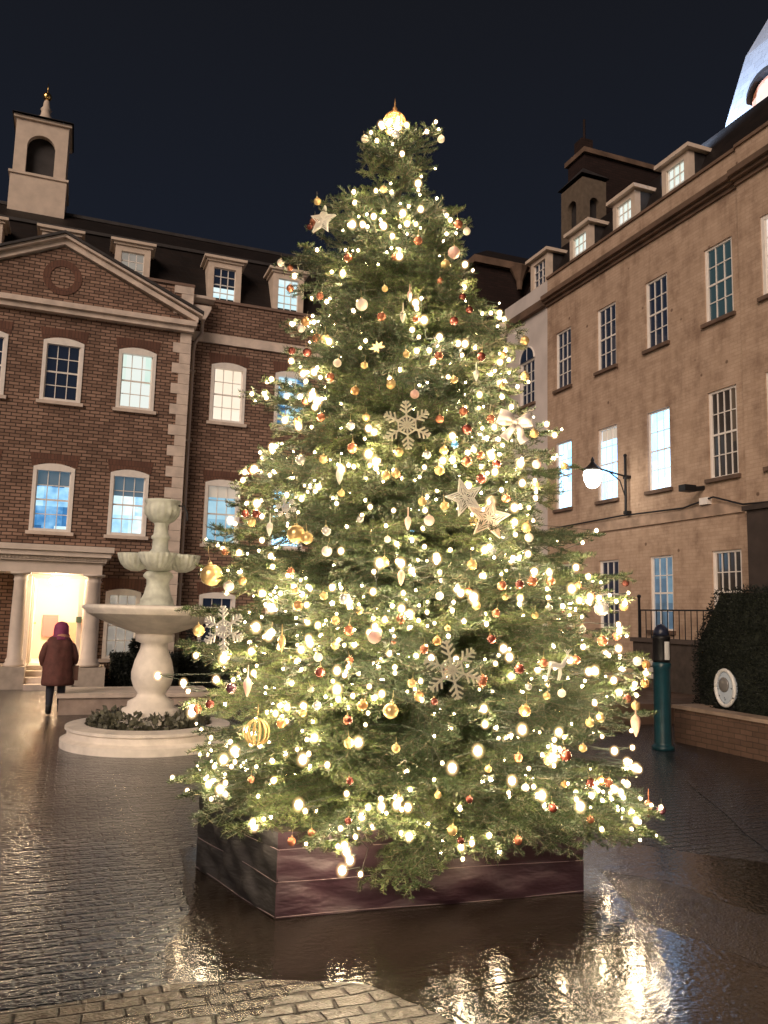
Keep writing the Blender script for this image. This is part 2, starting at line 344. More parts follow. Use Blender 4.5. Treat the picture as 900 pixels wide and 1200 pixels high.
# ------------------------------------------------------------------ ground
def wet_mat(name, base, rough, ripple, rscale, fine=0.0, fscale=60, brick=None, stretch=(1, 1, 1), spots=0.4, film=0.0):
    m = bpy.data.materials.new(name); m.use_nodes = True
    nt = m.node_tree; b = nt.nodes['Principled BSDF']; t = nt.nodes.new('ShaderNodeTexCoord')
    mp = nt.nodes.new('ShaderNodeMapping'); mp.inputs['Scale'].default_value = stretch; lk(nt, t.outputs['Object'], mp.inputs['Vector'])
    n = nt.nodes.new('ShaderNodeTexNoise'); n.inputs['Scale'].default_value = rscale; n.inputs['Detail'].default_value = 6; n.inputs['Roughness'].default_value = .6; lk(nt, mp.outputs[0], n.inputs['Vector'])
    big = nt.nodes.new('ShaderNodeTexNoise'); big.inputs['Scale'].default_value = .55; big.inputs['Detail'].default_value = 5; big.inputs['Roughness'].default_value = .6; lk(nt, t.outputs['Object'], big.inputs['Vector'])
    r = nt.nodes.new('ShaderNodeValToRGB'); r.color_ramp.elements[0].position = .35; r.color_ramp.elements[1].position = .68
    r.color_ramp.elements[0].color = (*[c * (1 - spots) for c in base], 1); r.color_ramp.elements[1].color = (*[c * (1 + spots) for c in base], 1)
    lk(nt, big.outputs['Fac'], r.inputs[0])
    rr = nt.nodes.new('ShaderNodeMapRange'); rr.inputs['From Min'].default_value = .35; rr.inputs['From Max'].default_value = .65
    rr.inputs['To Min'].default_value = rough * .55; rr.inputs['To Max'].default_value = rough * 1.6
    lk(nt, big.outputs['Fac'], rr.inputs['Value']); lk(nt, rr.outputs[0], b.inputs['Roughness'])
    col = r.outputs[0]; h = n.outputs['Fac']
    if fine:
        n2 = nt.nodes.new('ShaderNodeTexNoise'); n2.inputs['Scale'].default_value = fscale; n2.inputs['Detail'].default_value = 3; lk(nt, t.outputs['Object'], n2.inputs['Vector'])
        a = nt.nodes.new('ShaderNodeMath'); a.operation = 'MULTIPLY_ADD'; a.inputs[1].default_value = fine; lk(nt, n2.outputs['Fac'], a.inputs[0]); lk(nt, h, a.inputs[2]); h = a.outputs[0]
    if brick:
        bw, rh, ms, depth = brick
        d2 = nt.nodes.new('ShaderNodeTexNoise'); d2.inputs['Scale'].default_value = 2.5; lk(nt, t.outputs['Object'], d2.inputs['Vector'])
        sc_ = nt.nodes.new('ShaderNodeVectorMath'); sc_.operation = 'SCALE'; sc_.inputs['Scale'].default_value = .07; lk(nt, d2.outputs['Color'], sc_.inputs[0])
        ad = nt.nodes.new('ShaderNodeVectorMath'); lk(nt, t.outputs['Object'], ad.inputs[0]); lk(nt, sc_.outputs[0], ad.inputs[1])
        br = nt.nodes.new('ShaderNodeTexBrick'); br.inputs['Scale'].default_value = 1; br.inputs['Brick Width'].default_value = bw; br.inputs['Row Height'].default_value = rh
        br.inputs['Mortar Size'].default_value = ms; br.inputs['Mortar Smooth'].default_value = .8
        br.inputs['Color1'].default_value = (.7, .7, .7, 1); br.inputs['Color2'].default_value = (1.25, 1.2, 1.15, 1); br.inputs['Mortar'].default_value = (.35, .35, .35, 1)
        lk(nt, ad.outputs[0], br.inputs['Vector'])
        mx = nt.nodes.new('ShaderNodeMix'); mx.data_type = 'RGBA'; mx.blend_type = 'MULTIPLY'; mx.inputs['Factor'].default_value = 1
        lk(nt, col, mx.inputs['A']); lk(nt, br.outputs['Color'], mx.inputs['B']); col = mx.outputs['Result']
        i = nt.nodes.new('ShaderNodeMath'); i.operation = 'MULTIPLY_ADD'; i.inputs[1].default_value = -depth; lk(nt, br.outputs['Fac'], i.inputs[0]); lk(nt, h, i.inputs[2]); h = i.outputs[0]
    lk(nt, col, b.inputs['Base Color'])
    bp = nt.nodes.new('ShaderNodeBump'); bp.inputs['Strength'].default_value = ripple; bp.inputs['Distance'].default_value = .02
    lk(nt, h, bp.inputs['Height']); lk(nt, bp.outputs[0], b.inputs['Normal'])
    b.inputs['Specular IOR Level'].default_value = .5
    # film of rain water over the stone, calmer than the stone itself
    if film:
        b2 = nt.nodes.new('ShaderNodeBump'); b2.inputs['Strength'].default_value = ripple * .3; b2.inputs['Distance'].default_value = .02
        lk(nt, h, b2.inputs['Height']); lk(nt, b2.outputs[0], b.inputs['Coat Normal']); b.inputs['Coat Weight'].default_value = film; b.inputs['Coat Roughness'].default_value = .05; b.inputs['Coat IOR'].default_value = 1.4
    return m

def sheet(name, pts, z, material):
    mb = MB(); mb.poly([(x, y, z) for x, y in pts]); return tag(mb.build(name, material), kind='structure')

SETTS = wet_mat('wet_setts', (.02, .021, .026), .17, 1.0, 9, fine=.6, fscale=38, brick=(.2, .11, .012, .9), film=.3)
TARMAC = wet_mat('wet_worn_setts', (.013, .0185, .03), .13, .95, 4.5, fine=.9, fscale=24, brick=(.21, .12, .02, .35), stretch=(.6, 1.5, 1), film=.35)
SLAB = wet_mat('wet_smooth_paving', (.011, .0082, .0068), .08, .46, 5, fine=.5, fscale=26, stretch=(.6, 1.3, 1), film=.38)
PAVER = wet_mat('wet_brick_pavers', (.023, .016, .011), .3, 1.1, 12, fine=.4, fscale=70, brick=(.2, .105, .012, 1.6))
SLAB.node_tree.nodes['Principled BSDF'].inputs['Specular IOR Level'].default_value = .36
KERB = wet_mat('worn_kerb_stone', (.02, .0145, .011), .17, .55, 7, fine=.5)
sheet('ground', [(-70, -40), (90, -40), (90, 110), (-70, 110)], 0, SETTS)
def rag(pts, a=.03, k=7):
    out = []
    for (x0, y0), (x1, y1) in zip(pts, pts[1:] + pts[:1]):
        for i in range(k):
            t = i / k; out.append((x0 + (x1 - x0) * t + rnd.uniform(-a, a), y0 + (y1 - y0) * t + rnd.uniform(-a, a)))
    return out
sheet('road', rag([(-6, 2.5), (.62, 3.2), (.7, 4.9), (.86, 5.6), (.6, 7.3), (-.5, 7.9), (-6, 8.6)], .05), .0015, TARMAC)
sheet('pavement', rag([(.6, 2.0), (7.5, 2.0), (6.6, 4.2), (5.5, 5.25), (4.6, 6.25), (3.9, 7.4), (.95, 7.0), (.84, 5.6), (.6, 4.9)], .02), .0024, SLAB)
sheet('pavement', rag([(-.9, 2.4), (2.3, 2.4), (1.92, 3.62), (1.74, 4.0), (1.58, 4.26), (1.2, 4.44), (.64, 4.57), (-.19, 4.5), (-.9, 4.35)], .012), .0038, PAVER)
sheet('kerb', rag([(3.62, 4.6), (3.85, 3.85), (4.1, 3.1), (4.75, 3.4), (4.5, 4.35), (4.3, 5.2), (4.02, 5.6)], .03), .0034, KERB)
sheet('path', rag([(5.2, 4.6), (6.0, 5.2), (8.0, 7.9), (7.2, 8.2)], .03), .003, TARMAC)
for a, b in (((1.86, 4.0), (2.52, 4.07)), ((2.52, 4.07), (2.56, 3.5)), ((1.86, 4.0), (1.98, 3.4))):
    d = Vector((b[0] - a[0], b[1] - a[1])).normalized(); n = Vector((-d.y, d.x)) * .008
    sheet('pavement', [(a[0] - n.x, a[1] - n.y), (b[0] - n.x, b[1] - n.y), (b[0] + n.x, b[1] + n.y), (a[0] + n.x, a[1] + n.y)], .0046, KERB)
# shallow steps and terrace towards the stucco building
st = MB(); st.box(4.6, 9.2, 12.0, 12.4, 0, .13); st.box(4.6, 9.2, 12.4, 12.8, 0, .26); st.box(4.6, 13.5, 12.8, 22.7, 0, .38)
tag(st.build('terrace_path', wet_mat('wet_step_stone', (.09, .055, .04), .4, .3, 8, fine=.3)), kind='structure')

# ------------------------------------------------------------------ brick building
YB, YW = 22.2, 22.7
bld = thing('brick_building', (-.8, 22.2, 0), 'red brown brick building with white pediment, dormers, cupola and columned porch behind the fountain', 'building')
FB = lambda u, d, z: (u, YB - d, z)
FW = lambda u, d, z: (u, YW - d, z)
bx = [(-3.02 - .02, -2.02), (-1.18, -.18), (.7, 1.68)]
up_b, lo_b = (7.25, 8.86), (3.84, 5.5)
wx = [(3.25 + 1.87 * i, 4.25 + 1.87 * i) for i in range(5)]
up_w, lo_w = (7.28, 8.94), (3.78, 5.52)
wl = [(-6.6, -5.6), (-8.5, -7.5), (-10.4, -9.4)]
ops_b = [(a, b, *up_b) for a, b in bx] + [(a, b, *lo_b) for a, b in bx] + [(.78, 1.66, .64, 2.36), (-.98, .36, .5, 2.74)]
ops_w = [(a, b, *up_w) for a, b in wx + wl] + [(a, b, *lo_w) for a, b in wx + wl] + [(a, b, .64, 2.36) for a, b in wx + wl]
mb = MB()
wall_openings(mb, FB, -4.3, 2.55, 0, 10.92, ops_b)
mb.poly([FB(-4.3, 0, 0), FB(-4.3, -.5, 0), FB(-4.3, -.5, 10.92), FB(-4.3, 0, 10.92)]); mb.poly([FB(2.55, 0, 0), FB(2.55, -.5, 0), FB(2.55, -.5, 10.92), FB(2.55, 0, 10.92)])
wall_openings(mb, FW, 2.55, 12.6, 0, 10.8, [o for o in ops_w if o[0] > 0]); wall_openings(mb, FW, -12, -4.3, 0, 10.8, [o for o in ops_w if o[0] < 0])
mb.poly([(12.6, YW, 0), (12.6, 30, 0), (12.6, 30, 10.8), (12.6, YW, 10.8)]); mb.poly([(-12, YW, 0), (-12, 30, 0), (-12, 30, 10.8), (-12, YW, 10.8)]); mb.poly([(-12, 30, 0), (12.6, 30, 0), (12.6, 30, 10.8), (-12, 30, 10.8)])
# tympanum (brick) of the pediment standing 0.14 proud
mb.prism(FB, [(-4.1, 9.9), (2.4, 9.9), (-.85, 11.42)], 0.002, .14)
wallp = mb.build('wall', BRICK, bld)
for i, (a, b) in enumerate(bx):
    window(FB, bld, a, b, *up_b, ['dark', 'dark', 'mint'][i], arch=.1, lintel=True)
    window(FB, bld, a, b, *lo_b, ['office', 'office', 'office2'][i], arch=.1, lintel=True, blind=[0, .26, .34][i], bmat=DARKBLIND)
window(FB, bld, .78, 1.66, .64, 2.36, 'grey', arch=.08, lintel=True)
for i, (a, b) in enumerate(wx):
    window(FW, bld, a, b, *up_w, ['cream', 'office', 'dark', 'dark', 'dark'][i], arch=.1, lintel=True)
    window(FW, bld, a, b, *lo_w, ['pale', 'bright', 'dark', 'bright', 'dark'][i], arch=.1, lintel=True, blind=[.2, 0, 0, .3, 0][i])
    window(FW, bld, a, b, .64, 2.36, 'dark', arch=.08, lintel=True)
for a, b in wl:
    window(FW, bld, a, b, *up_w, 'dark', arch=.1); window(FW, bld, a, b, *lo_w, 'dark', arch=.1)
# quoins
q = MB()
for i in range(34):
    z = i * .29
    if z + .27 > 9.55: break
    q.lbox(FB, 2.1 if i % 2 else 2.28, 2.58, -.3, .035, z, z + .28)
q.build('quoin', STONE, bld)
q = MB()
for i in range(3): q.lbox(FB, 2.05 if i % 2 == 0 else 2.25, 2.58, -.3, .035, 10.1 + i * .3, 10.1 + i * .3 + .29)
q.build('quoin', STONE, bld)
q = MB()
for i in range(33): q.lbox(FB, -4.33, -3.85 if i % 2 else -4.05, -.3, .035, i * .29, i * .29 + .28)
q.build('quoin', STONE, bld)
# pediment mouldings
p = MB(); p.lbox(FB, -4.35, 2.62, -.1, .2, 9.58, 9.72); p.lbox(FB, -4.42, 2.68, -.1, .3, 9.722, 9.86)
for s in (-1, 1):
    ex, ez, ax, az = (2.72 if s > 0 else -4.42), 9.86, -.85, 11.45
    p.prism(FB, [(ex, ez), (ax, az), (ax, az + .16), (ex, ez + .14)], 0, .24)
    p.prism(FB, [(ex + .1 * s, ez + .142), (ax, az + .162), (ax, az + .24), (ex + .1 * s, ez + .2)], 0, .36)
p.build('pediment', STONE, bld)
p = MB()
for s in (-1, 1):
    ex, ez, ax, az = (2.84 if s > 0 else -4.54), 10.062, -.85, 11.692
    p.prism(FB, [(ex, ez), (ax, az), (ax, az + .07), (ex, ez + .07)], -.6, .42)
p.build('pediment_tiles', DARKTRIM, bld)
p = MB()
ring = [(math.cos(t), math.sin(t)) for t in np.linspace(0, 2 * PI, 33)[:-1]]
for k in range(32):
    a, b = ring[k], ring[(k + 1) % 32]
    p.prism(FB, [(-.84 + .3 * a[0], 10.56 + .3 * a[1]), (-.84 + .48 * a[0], 10.56 + .48 * a[1]), (-.84 + .48 * b[0], 10.56 + .48 * b[1]), (-.84 + .3 * b[0], 10.56 + .3 * b[1])], .1, .16)
p.build('roundel', LINTEL, bld)
# wing cornice band and coping
for ca, cb in ((2.56, 12.6), (-12, -4.33)): p = MB(); p.lbox(FW, ca, cb, -.02, .07, 9.56, 9.84); p.build('cornice', STONE, bld)
p = MB(); p.lbox(FW, 2.56, 12.6, -.3, .06, 10.8, 10.88); p.lbox(FW, -12, -4.33, -.3, .06, 10.8, 10.88); p.lbox(FB, -4.33, 2.6, -.35, .05, 10.922, 11.0); p.build('coping', mat('brown_coping', (.2, .13, .1), .8), bld)
# hopper and downpipe in the corner between bay and wing
p = MB(); p.prism(FW, [(2.75, 10.1), (2.95, 10.1), (3.1, 10.42), (3.1, 10.5), (2.62, 10.5), (2.62, 10.42)], .05, .4); p.lbox(FW, 2.56, 3.2, .0, .42, 10.7, 10.78)
p.build('rain_hopper', STONE, bld)
p = MB(); p.tube([(2.9, YW - .2, 10.1), (2.9, YW - .18, 9.75), (2.72, YW - .14, 9.45), (2.7, YW - .12, 9.2), (2.7, YW - .12, 0)], .05, 8)
for z in (8.6, 6.6, 4.6, 2.6): p.box(2.62, 2.78, YW - .18, YW - .03, z, z + .06)
p.build('downpipe', mat('pale_painted_pipe', (.45, .36, .3), .5), bld)
# mansard roof
p = MB()
p.poly([(-12, YW + .3, 10.8), (12.6, YW + .3, 10.8), (12.6, 24.2, 12.86), (-12, 24.2, 12.86)]); p.poly([(-12, 24.2, 12.86), (12.6, 24.2, 12.86), (12.6, 26, 14.12), (-12, 26, 14.12)])
p.poly([(-12, 26, 14.12), (12.6, 26, 14.12), (12.6, 30, 10.8), (-12, 30, 10.8)])
for x in (-12, 12.6): p.poly([(x, YW + .3, 10.8), (x, 24.2, 12.86), (x, 26, 14.12), (x, 30, 10.8)])
rf = p.build('roof', ROOF, bld)
p = MB(); p.box(-12, 12.6, 25.93, 26.07, 14.1, 14.2); p.box(-12, 12.6, 24.12, 24.26, 12.84, 12.93); p.build('lead_ridge', DARKTRIM, rf)
# dormers
def dormer_x(x0, x1, pane, upper=None):
    Y = 23.08; F = lambda u, d, z: (u, Y - d, z); zb, zt = 10.7, 12.2; x0 *= .98; x1 *= .98
    d = MB(); a, b = x0 + .14, x1 - .14
    d.lbox(F, a, a + .17, -1.4, 0, zb, zt); d.lbox(F, b - .17, b, -1.4, 0, zb, zt); d.lbox(F, a + .17, b - .17, -.3, -.002, 12.04, zt); d.lbox(F, a + .17, b - .17, -.3, -.002, zb, 11.02)
    d.lbox(F, a - .06, b + .06, -1.2, .05, zt + .002, zt + .07); d.lbox(F, a - .14, b + .14, -1.3, .13, zt + .073, zt + .15)
    o = d.build('dormer', CREAM, bld)
    w0, w1, z0, z1 = a + .175, b - .175, 11.03, 12.035
    s = MB()
    for i in range(0, 4): x = w0 + (w1 - w0) * i / 3; s.lbox(F, x - .012, x + .012, -.1, -.06, z0, z1)
    for i in range(0, 5): z = z0 + (z1 - z0) * i / 4; s.lbox(F, w0, w1, -.098, -.058, z - .011, z + .011)
    s.build('sash', FRAME, o)
    g = MB(); zm = z0 + (z1 - z0) * (.42 if upper else 1)
    g.poly([F(w0, -.12, z0), F(w1, -.12, z0), F(w1, -.12, zm), F(w0, -.12, zm)]); g.build('pane', PANE[pane], o)
    if upper:
        g = MB(); g.poly([F(w0, -.12, zm), F(w1, -.12, zm), F(w1, -.12, z1), F(w0, -.12, z1)]); g.build('pane', PANE[upper], o)
for x0, x1, pn, upn in ((-3.68, -2.38, 'dark', None), (-1.66, -.39, 'cyan', None), (.31, 1.58, 'grey', None), (2.98, 4.27, 'cyan', 'dark'), (4.97, 6.24, 'cyan', None), (6.9, 8.2, 'dark', None), (8.8, 10.1, 'dark', None)):
    dormer_x(x0, x1, pn, upn)
# cupola
cy0, cy1, cx0, cx1 = 25.6, 27.0, -2.62, -1.12
FC = lambda u, d, z: (u, cy0 - d, z)
FCs = lambda u, d, z: (cx1 + d, u, z)
c = MB()
def arch_face(mb, F, u0, u1, z0, z1, a0, a1, az):
    """flat face with a round-headed opening a0..a1 from z0, springing at az"""
    r = (a1 - a0) / 2; mu = (a0 + a1) / 2; n = 12
    mb.prism(F, [(u0, z0), (a0, z0), (a0, az), (u0, az)], -.18, 0); mb.prism(F, [(a1, z0), (u1, z0), (u1, az), (a1, az)], -.18, 0)
    for k in range(n):
        t0, t1 = PI - PI * k / n, PI - PI * (k + 1) / n
        x0, y0, x1, y1 = mu + r * math.cos(t0), az + r * math.sin(t0), mu + r * math.cos(t1), az + r * math.sin(t1)
        e0, e1 = u0 + (u1 - u0) * k / n, u0 + (u1 - u0) * (k + 1) / n
        mb.prism(F, [(x0, y0), (x1, y1), (e1, z1), (e0, z1)], -.18, 0)
    mb.prism(F, [(u0, az), (a0, az), (u0, z1)], -.18, 0); mb.prism(F, [(a1, az), (u1, az), (u1, z1)], -.18, 0)
c.box(cx0 - .05, cx1 + .05, cy0 - .05, cy1 + .05, 13.4, 14.98); c.box(cx0 - .1, cx1 + .1, cy0 - .1, cy1 + .1, 14.982, 15.06)
arch_face(c, FC, cx0, cx1, 15.06, 16.8, cx0 + .35, cx1 - .35, 15.98)
arch_face(c, FCs, cy0 + .182, cy1 - .182, 15.06, 16.8, cy0 + .36, cy1 - .36, 15.98)
FCw = lambda u, d, z: (cx0 - d, u, z); FCn = lambda u, d, z: (u, cy1 + d, z)
arch_face(c, FCw, cy0 + .182, cy1 - .182, 15.06, 16.8, cy0 + .36, cy1 - .36, 15.98); arch_face(c, FCn, cx0, cx1, 15.06, 16.8, cx0 + .35, cx1 - .35, 15.98)
c.box(cx0 - .08, cx1 + .08, cy0 - .08, cy1 + .08, 16.8, 16.9)
cup = c.build('cupola', CREAM, bld)
c = MB(); c.box(cx0 + .2, cx1 - .2, cy0 + .3, cy1 - .2, 15.062, 16.79); c.build('louvre', DARKTRIM, cup)
c = MB()
for k in range(8):
    f = k / 8; g = (k + 1) / 8; h = lambda t: 16.9 + .8 * (1 - (1 - t) ** 2.2) if False else 16.9 + .34 * t ** .7; s0, s1 = .78 * (1 - f) ** 1.1 + .1, .78 * (1 - g) ** 1.1 + .1
    mx_, my_ = (cx0 + cx1) / 2, (cy0 + cy1) / 2
    A = [(mx_ - s0, my_ - s0, h(f)), (mx_ + s0, my_ - s0, h(f)), (mx_ + s0, my_ + s0, h(f)), (mx_ - s0, my_ + s0, h(f))]; Bq = [(mx_ - s1, my_ - s1, h(g)), (mx_ + s1, my_ - s1, h(g)), (mx_ + s1, my_ + s1, h(g)), (mx_ - s1, my_ + s1, h(g))]
    for i in range(4): c.poly([A[i], A[(i + 1) % 4], Bq[(i + 1) % 4], Bq[i]])
c.build('lead_dome', DARKTRIM, cup)
c = MB(); c.lathe((mx_, my_, 17.2), [(.22, 0), (.22, .16), (.16, .24), (.14, .4), (.17, .46), (.11, .55), (.09, .72), (.06, .78)], 12); c.build('finial_base', CREAM, cup, True)
c = MB(); c.ball((mx_, my_, 18.12), .14, 14); c.lathe((mx_, my_, 18.24), [(.02, 0), (.01, .35)], 6); c.build('gilded_ball', GOLDLEAF, cup, True)
# chimney stack
# portico
por = MB(); FP = lambda u, d, z: (u, 21.1 - d, z)
por.box(-3.2, .62, 20.95, YB - .02, 2.74, 3.02); por.box(-3.28, .7, 20.86, YB - .02, 3.022, 3.14); por.box(-3.38, .8, 20.74, YB - .02, 3.143, 3.26); por.box(-3.45, .86, 20.68, YB - .02, 3.263, 3.4)
portico = por.build('portico', PORTICO, bld)
d = MB()
for i in range(50): x = -3.25 + i * .08; d.box(x, x + .04, 20.82, 20.858, 3.06, 3.12)
d.build('dentil', PORTICO, portico)
d = MB(); d.box(-3.3, -.95, 20.85, YB - .02, 0, .52); d.box(.1, .84, 20.85, YB - .02, 0, .5); d.build('plinth', mat('plinth_stone', (.45, .38, .32), .8, noise=.15, bump=.2), portico)
for x, r in ((.44, .2), (-1.2, .17), (-2.9, .2)):
    c = MB(); c.lathe((x, 21.15, .52), [(r * 1.35, 0), (r * 1.35, .06), (r * 1.15, .1), (r * 1.22, .14), (r, .2), (r * .98, .8), (r * .85, 2.0), (r * .98, 2.04), (r * .86, 2.08), (r * .88, 2.13), (r * 1.15, 2.17)], 24)
    c.box(x - r * 1.3, x + r * 1.3, 21.15 - r * 1.3, 21.15 + r * 1.3, 2.692, 2.738)
    o = c.build('column', PORTICO, portico, True)
    o.data.polygons.foreach_set('use_smooth', [len(p.vertices) == 4 and abs(p.normal.z) < .9 for p in o.data.polygons])
d = MB(); d.box(.13, .24, 21.85, YB - .01, .5, 2.73); d.box(.36, .5, 21.85, YB - .01, .5, 2.73); d.box(-1.12, -.985, 21.85, YB - .01, .5, 2.73); d.build('pilaster', PORTICO, portico)
d = MB(); d.box(-.94, .1, 20.6, 22.3, 0, .13); d.box(-.94, .1, 20.95, 22.3, .13, .26); d.box(-.94, .1, 21.3, 22.3, .26, .39); d.box(-.94, .1, 21.65, 22.3, .39, .5); d.build('step', STONE, portico)
d = MB(); d.box(.2, .3, 20.9, 20.94, 2.0, 2.0001 + .001)
# entrance lobby behind the door opening: a real lit room
LOB = mat('lobby_wall', (.85, .74, .6), .8)
l = MB(); x0, x1, y0, y1, z0, z1 = -1.3, .7, YB + .14, YB + 2.4, .5, 2.9
l.poly([(x0, y1, z0), (x1, y1, z0), (x1, y1, z1), (x0, y1, z1)]); l.poly([(x0, y0, z0), (x0, y1, z0), (x0, y1, z1), (x0, y0, z1)]); l.poly([(x1, y0, z0), (x1, y1, z0), (x1, y1, z1), (x1, y0, z1)])
l.poly([(x0, y0, z0), (x1, y0, z0), (x1, y1, z0), (x0, y1, z0)]); l.poly([(x0, y0, z1), (x1, y0, z1), (x1, y1, z1), (x0, y1, z1)])
lob = l.build('lobby', LOB, bld)
l = MB(); l.box(-.75, -.35, YB + 2.3, YB + 2.38, 1.1, 1.7); l.build('notice_board', mat('pink_notice', (.6, .2, .2), .7), lob)
l = MB(); l.box(.2, .45, YB + 2.3, YB + 2.38, 1.2, 1.6); l.build('notice_board', mat('brown_notice', (.35, .18, .12), .7), lob)
l = MB(); l.box(-.2, .15, YB + 2.1, YB + 2.38, .5, 1.5); l.build('cabinet', mat('lobby_cabinet', (.5, .3, .2), .6), lob)
l = MB(); l.ball((-.45, YB + .9, 2.62), .17, 16, (1, 1, .6)); l.build('ceiling_lamp', mat('warm_lamp_glass', (.9, .9, .9), .4, emit=(1, .8, .52), es=240), lob, True)
l = MB(); l.ball((-.35, 21.45, 2.62), .09, 12, (1, 1, .6)); l.build('porch_lamp', mat('porch_lamp_glass', (.9, .9, .9), .4, emit=(1, .78, .5), es=260), portico, True)
d = MB(); d.box(-1.02, -.95, YB - .03, YB + .12, .5, 2.74); d.box(.33, .4, YB - .03, YB + .12, .5, 2.74); d.box(-.95, .33, YB - .028, YB + .1, 2.66, 2.74); d.build('door_frame', PORTICO, bld)
d = MB(); d.box(-.97, -.92, YB + .2, YB + .95, .52, 2.6); dd = d.build('door', FRAME, bld); d = MB(); d.ball((-.89, YB + .82, 1.5), .03, 8); d.build('handle', GOLDLEAF, dd, True)
sg = MB(); sg.box(.1, .24, 21.78, 21.8, 1.55, 1.7); tag(sg.build('plaque', mat('green_bronze_plaque', (.08, .12, .08), .5), base=(.17, 21.79, 1.55)), 'small dark green plaque on the white porch column by the entrance', 'plaque')

# ------------------------------------------------------------------ stucco building on the other side
XR = 13.5
FR = lambda u, d, z: (XR - d, u, z)
FN = lambda u, d, z: (XR - .07 - d, u, z)
sb = thing('stucco_building', (13.5, 15, 0), 'long brown stained stucco building with sash windows and dormers beside the tree', 'building')
ry = [(13.52, 14.4), (15.68, 16.52), (17.76, 18.62), (19.92, 20.74)]
A_, B_, C_ = (8.93, 10.76), (5.22, 7.26), (1.73, 3.56)
ops = [(a, b, *A_) for a, b in ry] + [(a, b, *B_) for a, b in ry] + [(a, b, *C_) for a, b in ry]
near = [(11.75, 12.64), (9.6, 10.5)]
opn = [(a, b, *A_) for a, b in near] + [(a, b, *B_) for a, b in near]
mb = MB(); wall_openings(mb, FR, 13.26, 21.22, 0, 12.72, ops); wall_openings(mb, FN, 5.5, 13.26, 0, 12.72, opn)
mb.poly([FN(13.26, 0, 0), FN(13.26, -.07, 0), FN(13.26, -.07, 12.72), FN(13.26, 0, 12.72)])
mb.poly([(XR, 5.5, 0), (20, 5.5, 0), (20, 5.5, 12.72), (XR, 5.5, 12.72)]); mb.poly([(20, 5.5, 0), (20, 21.2, 0), (20, 21.2, 12.72), (20, 5.5, 12.72)])
mb.build('wall', STUCCO, sb)
SILL = mat('dark_stone_sill', (.14, .09, .065), .85, noise=.3, nscale=4)
for i, (a, b) in enumerate(ry):
    window(FR, sb, a, b, *A_, ['teal', 'dark', 'dark', 'dark'][i], fr=.05, proud=-.04, sill=SILL)
    window(FR, sb, a, b, *B_, ['curtain', 'bright', 'bright', 'bright'][i], nx=4 if i == 0 else 3, fr=.05, proud=-.04, sill=SILL, blind=[0, 0, .16, 0][i])
    window(FR, sb, a, b, *C_, ['curtain', 'dim', 'dark', 'dark'][i], nx=4 if i == 0 else 3, fr=.05, proud=-.04, sill=SILL)
for a, b in near:
    window(FN, sb, a, b, *A_, 'pink', fr=.09, proud=-.03, sill=SILL); window(FN, sb, a, b, *B_, 'pink', fr=.09, proud=-.03, sill=SILL)
p = MB(); p.lbox(FR, 13.27, 21.22, -.05, .05, 4.36, 4.62); p.lbox(FN, 5.5, 13.268, -.05, .05, 4.3, 4.42); p.build('string_course', mat('string_course_stone', (.42, .3, .22), .8, noise=.3, nscale=3, bump=.2), sb)
DK = mat('shade_dark_cornice', (.15, .095, .065), .85, noise=.35, nscale=2, bump=.3)  # the moulding's shade is put into this dark brown
p = MB()
for F, a, b in ((FR, 13.27, 21.22), (FN, 5.5, 13.266)):
    p.lbox(F, a, b, -.1, .06, 11.8, 11.9); p.lbox(F, a, b, -.1, .16, 11.902, 11.98); p.lbox(F, a, b, -.1, .26, 11.982, 12.12)
p.build('cornice', DK, sb)
p = MB(); p.lbox(FR, 13.27, 21.22, -.4, .05, 12.722, 12.8); p.lbox(FN, 5.5, 13.266, -.4, .05, 12.722, 12.8); p.build('coping', DK, sb)
p = MB()
p.poly([(14.0, 5.5, 12.6), (14.0, 21.2, 12.6), (15.0, 21.2, 14.75), (15.0, 5.5, 14.75)]); p.poly([(15.0, 5.5, 14.75), (15.0, 21.2, 14.75), (17, 21.2, 15.2), (17, 5.5, 15.2)]); p.poly([(17, 5.5, 15.2), (17, 21.2, 15.2), (20, 21.2, 12.6), (20, 5.5, 12.6)])
for y in (5.5, 21.2): p.poly([(14, y, 12.6), (15, y, 14.75), (17, y, 15.2), (20, y, 12.6)])
p.build('roof', ROOF, sb)
def dormer_y(y0, y1, pane, bldg, X=14.1, zb=12.6, zt=14.12):
    y0 *= .967; y1 *= .967; F = lambda u, d, z: (X - d, u, z); a, b = y0 + .13, y1 - .13
    d = MB(); z0, z1 = zt - 1.0, zt - .16
    d.lbox(F, a, a + .17, -.2, 0, zb, zt); d.lbox(F, b - .17, b, -.2, 0, zb, zt); d.lbox(F, a + .17, b - .17, -.2, -.002, z1, zt); d.lbox(F, a + .17, b - .17, -.2, -.002, zb, z0)
    d.lbox(F, a - .14, b + .14, -1.4, .14, zt + .002, zt + .11)
    o = d.build('dormer', CREAM, bldg)
    d = MB(); d.lbox(F, a + .01, b - .01, -1.35, -.202, zb, zt - .002); d.build('cheek', DARKTRIM, o)
    w0, w1 = a + .18, b - .18
    s = MB()
    for i in range(4): x = w0 + (w1 - w0) * i / 3; s.lbox(F, x - .012, x + .012, -.1, -.06, z0, z1)
    for i in range(4): z = z0 + (z1 - z0) * i / 3; s.lbox(F, w0, w1, -.098, -.058, z - .011, z + .011)
    s.build('sash', FRAME, o)
    g = MB(); g.poly([F(w0, -.12, z0), F(w1, -.12, z0), F(w1, -.12, z1), F(w0, -.12, z1)]); g.build('pane', PANE[pane], o)
for y0, y1, pn in ((15.88, 17.2, 'mint'), (18.1, 19.4, 'mint'), (20.35, 21.7, 'mint')): dormer_y(y0, y1, pn, sb)
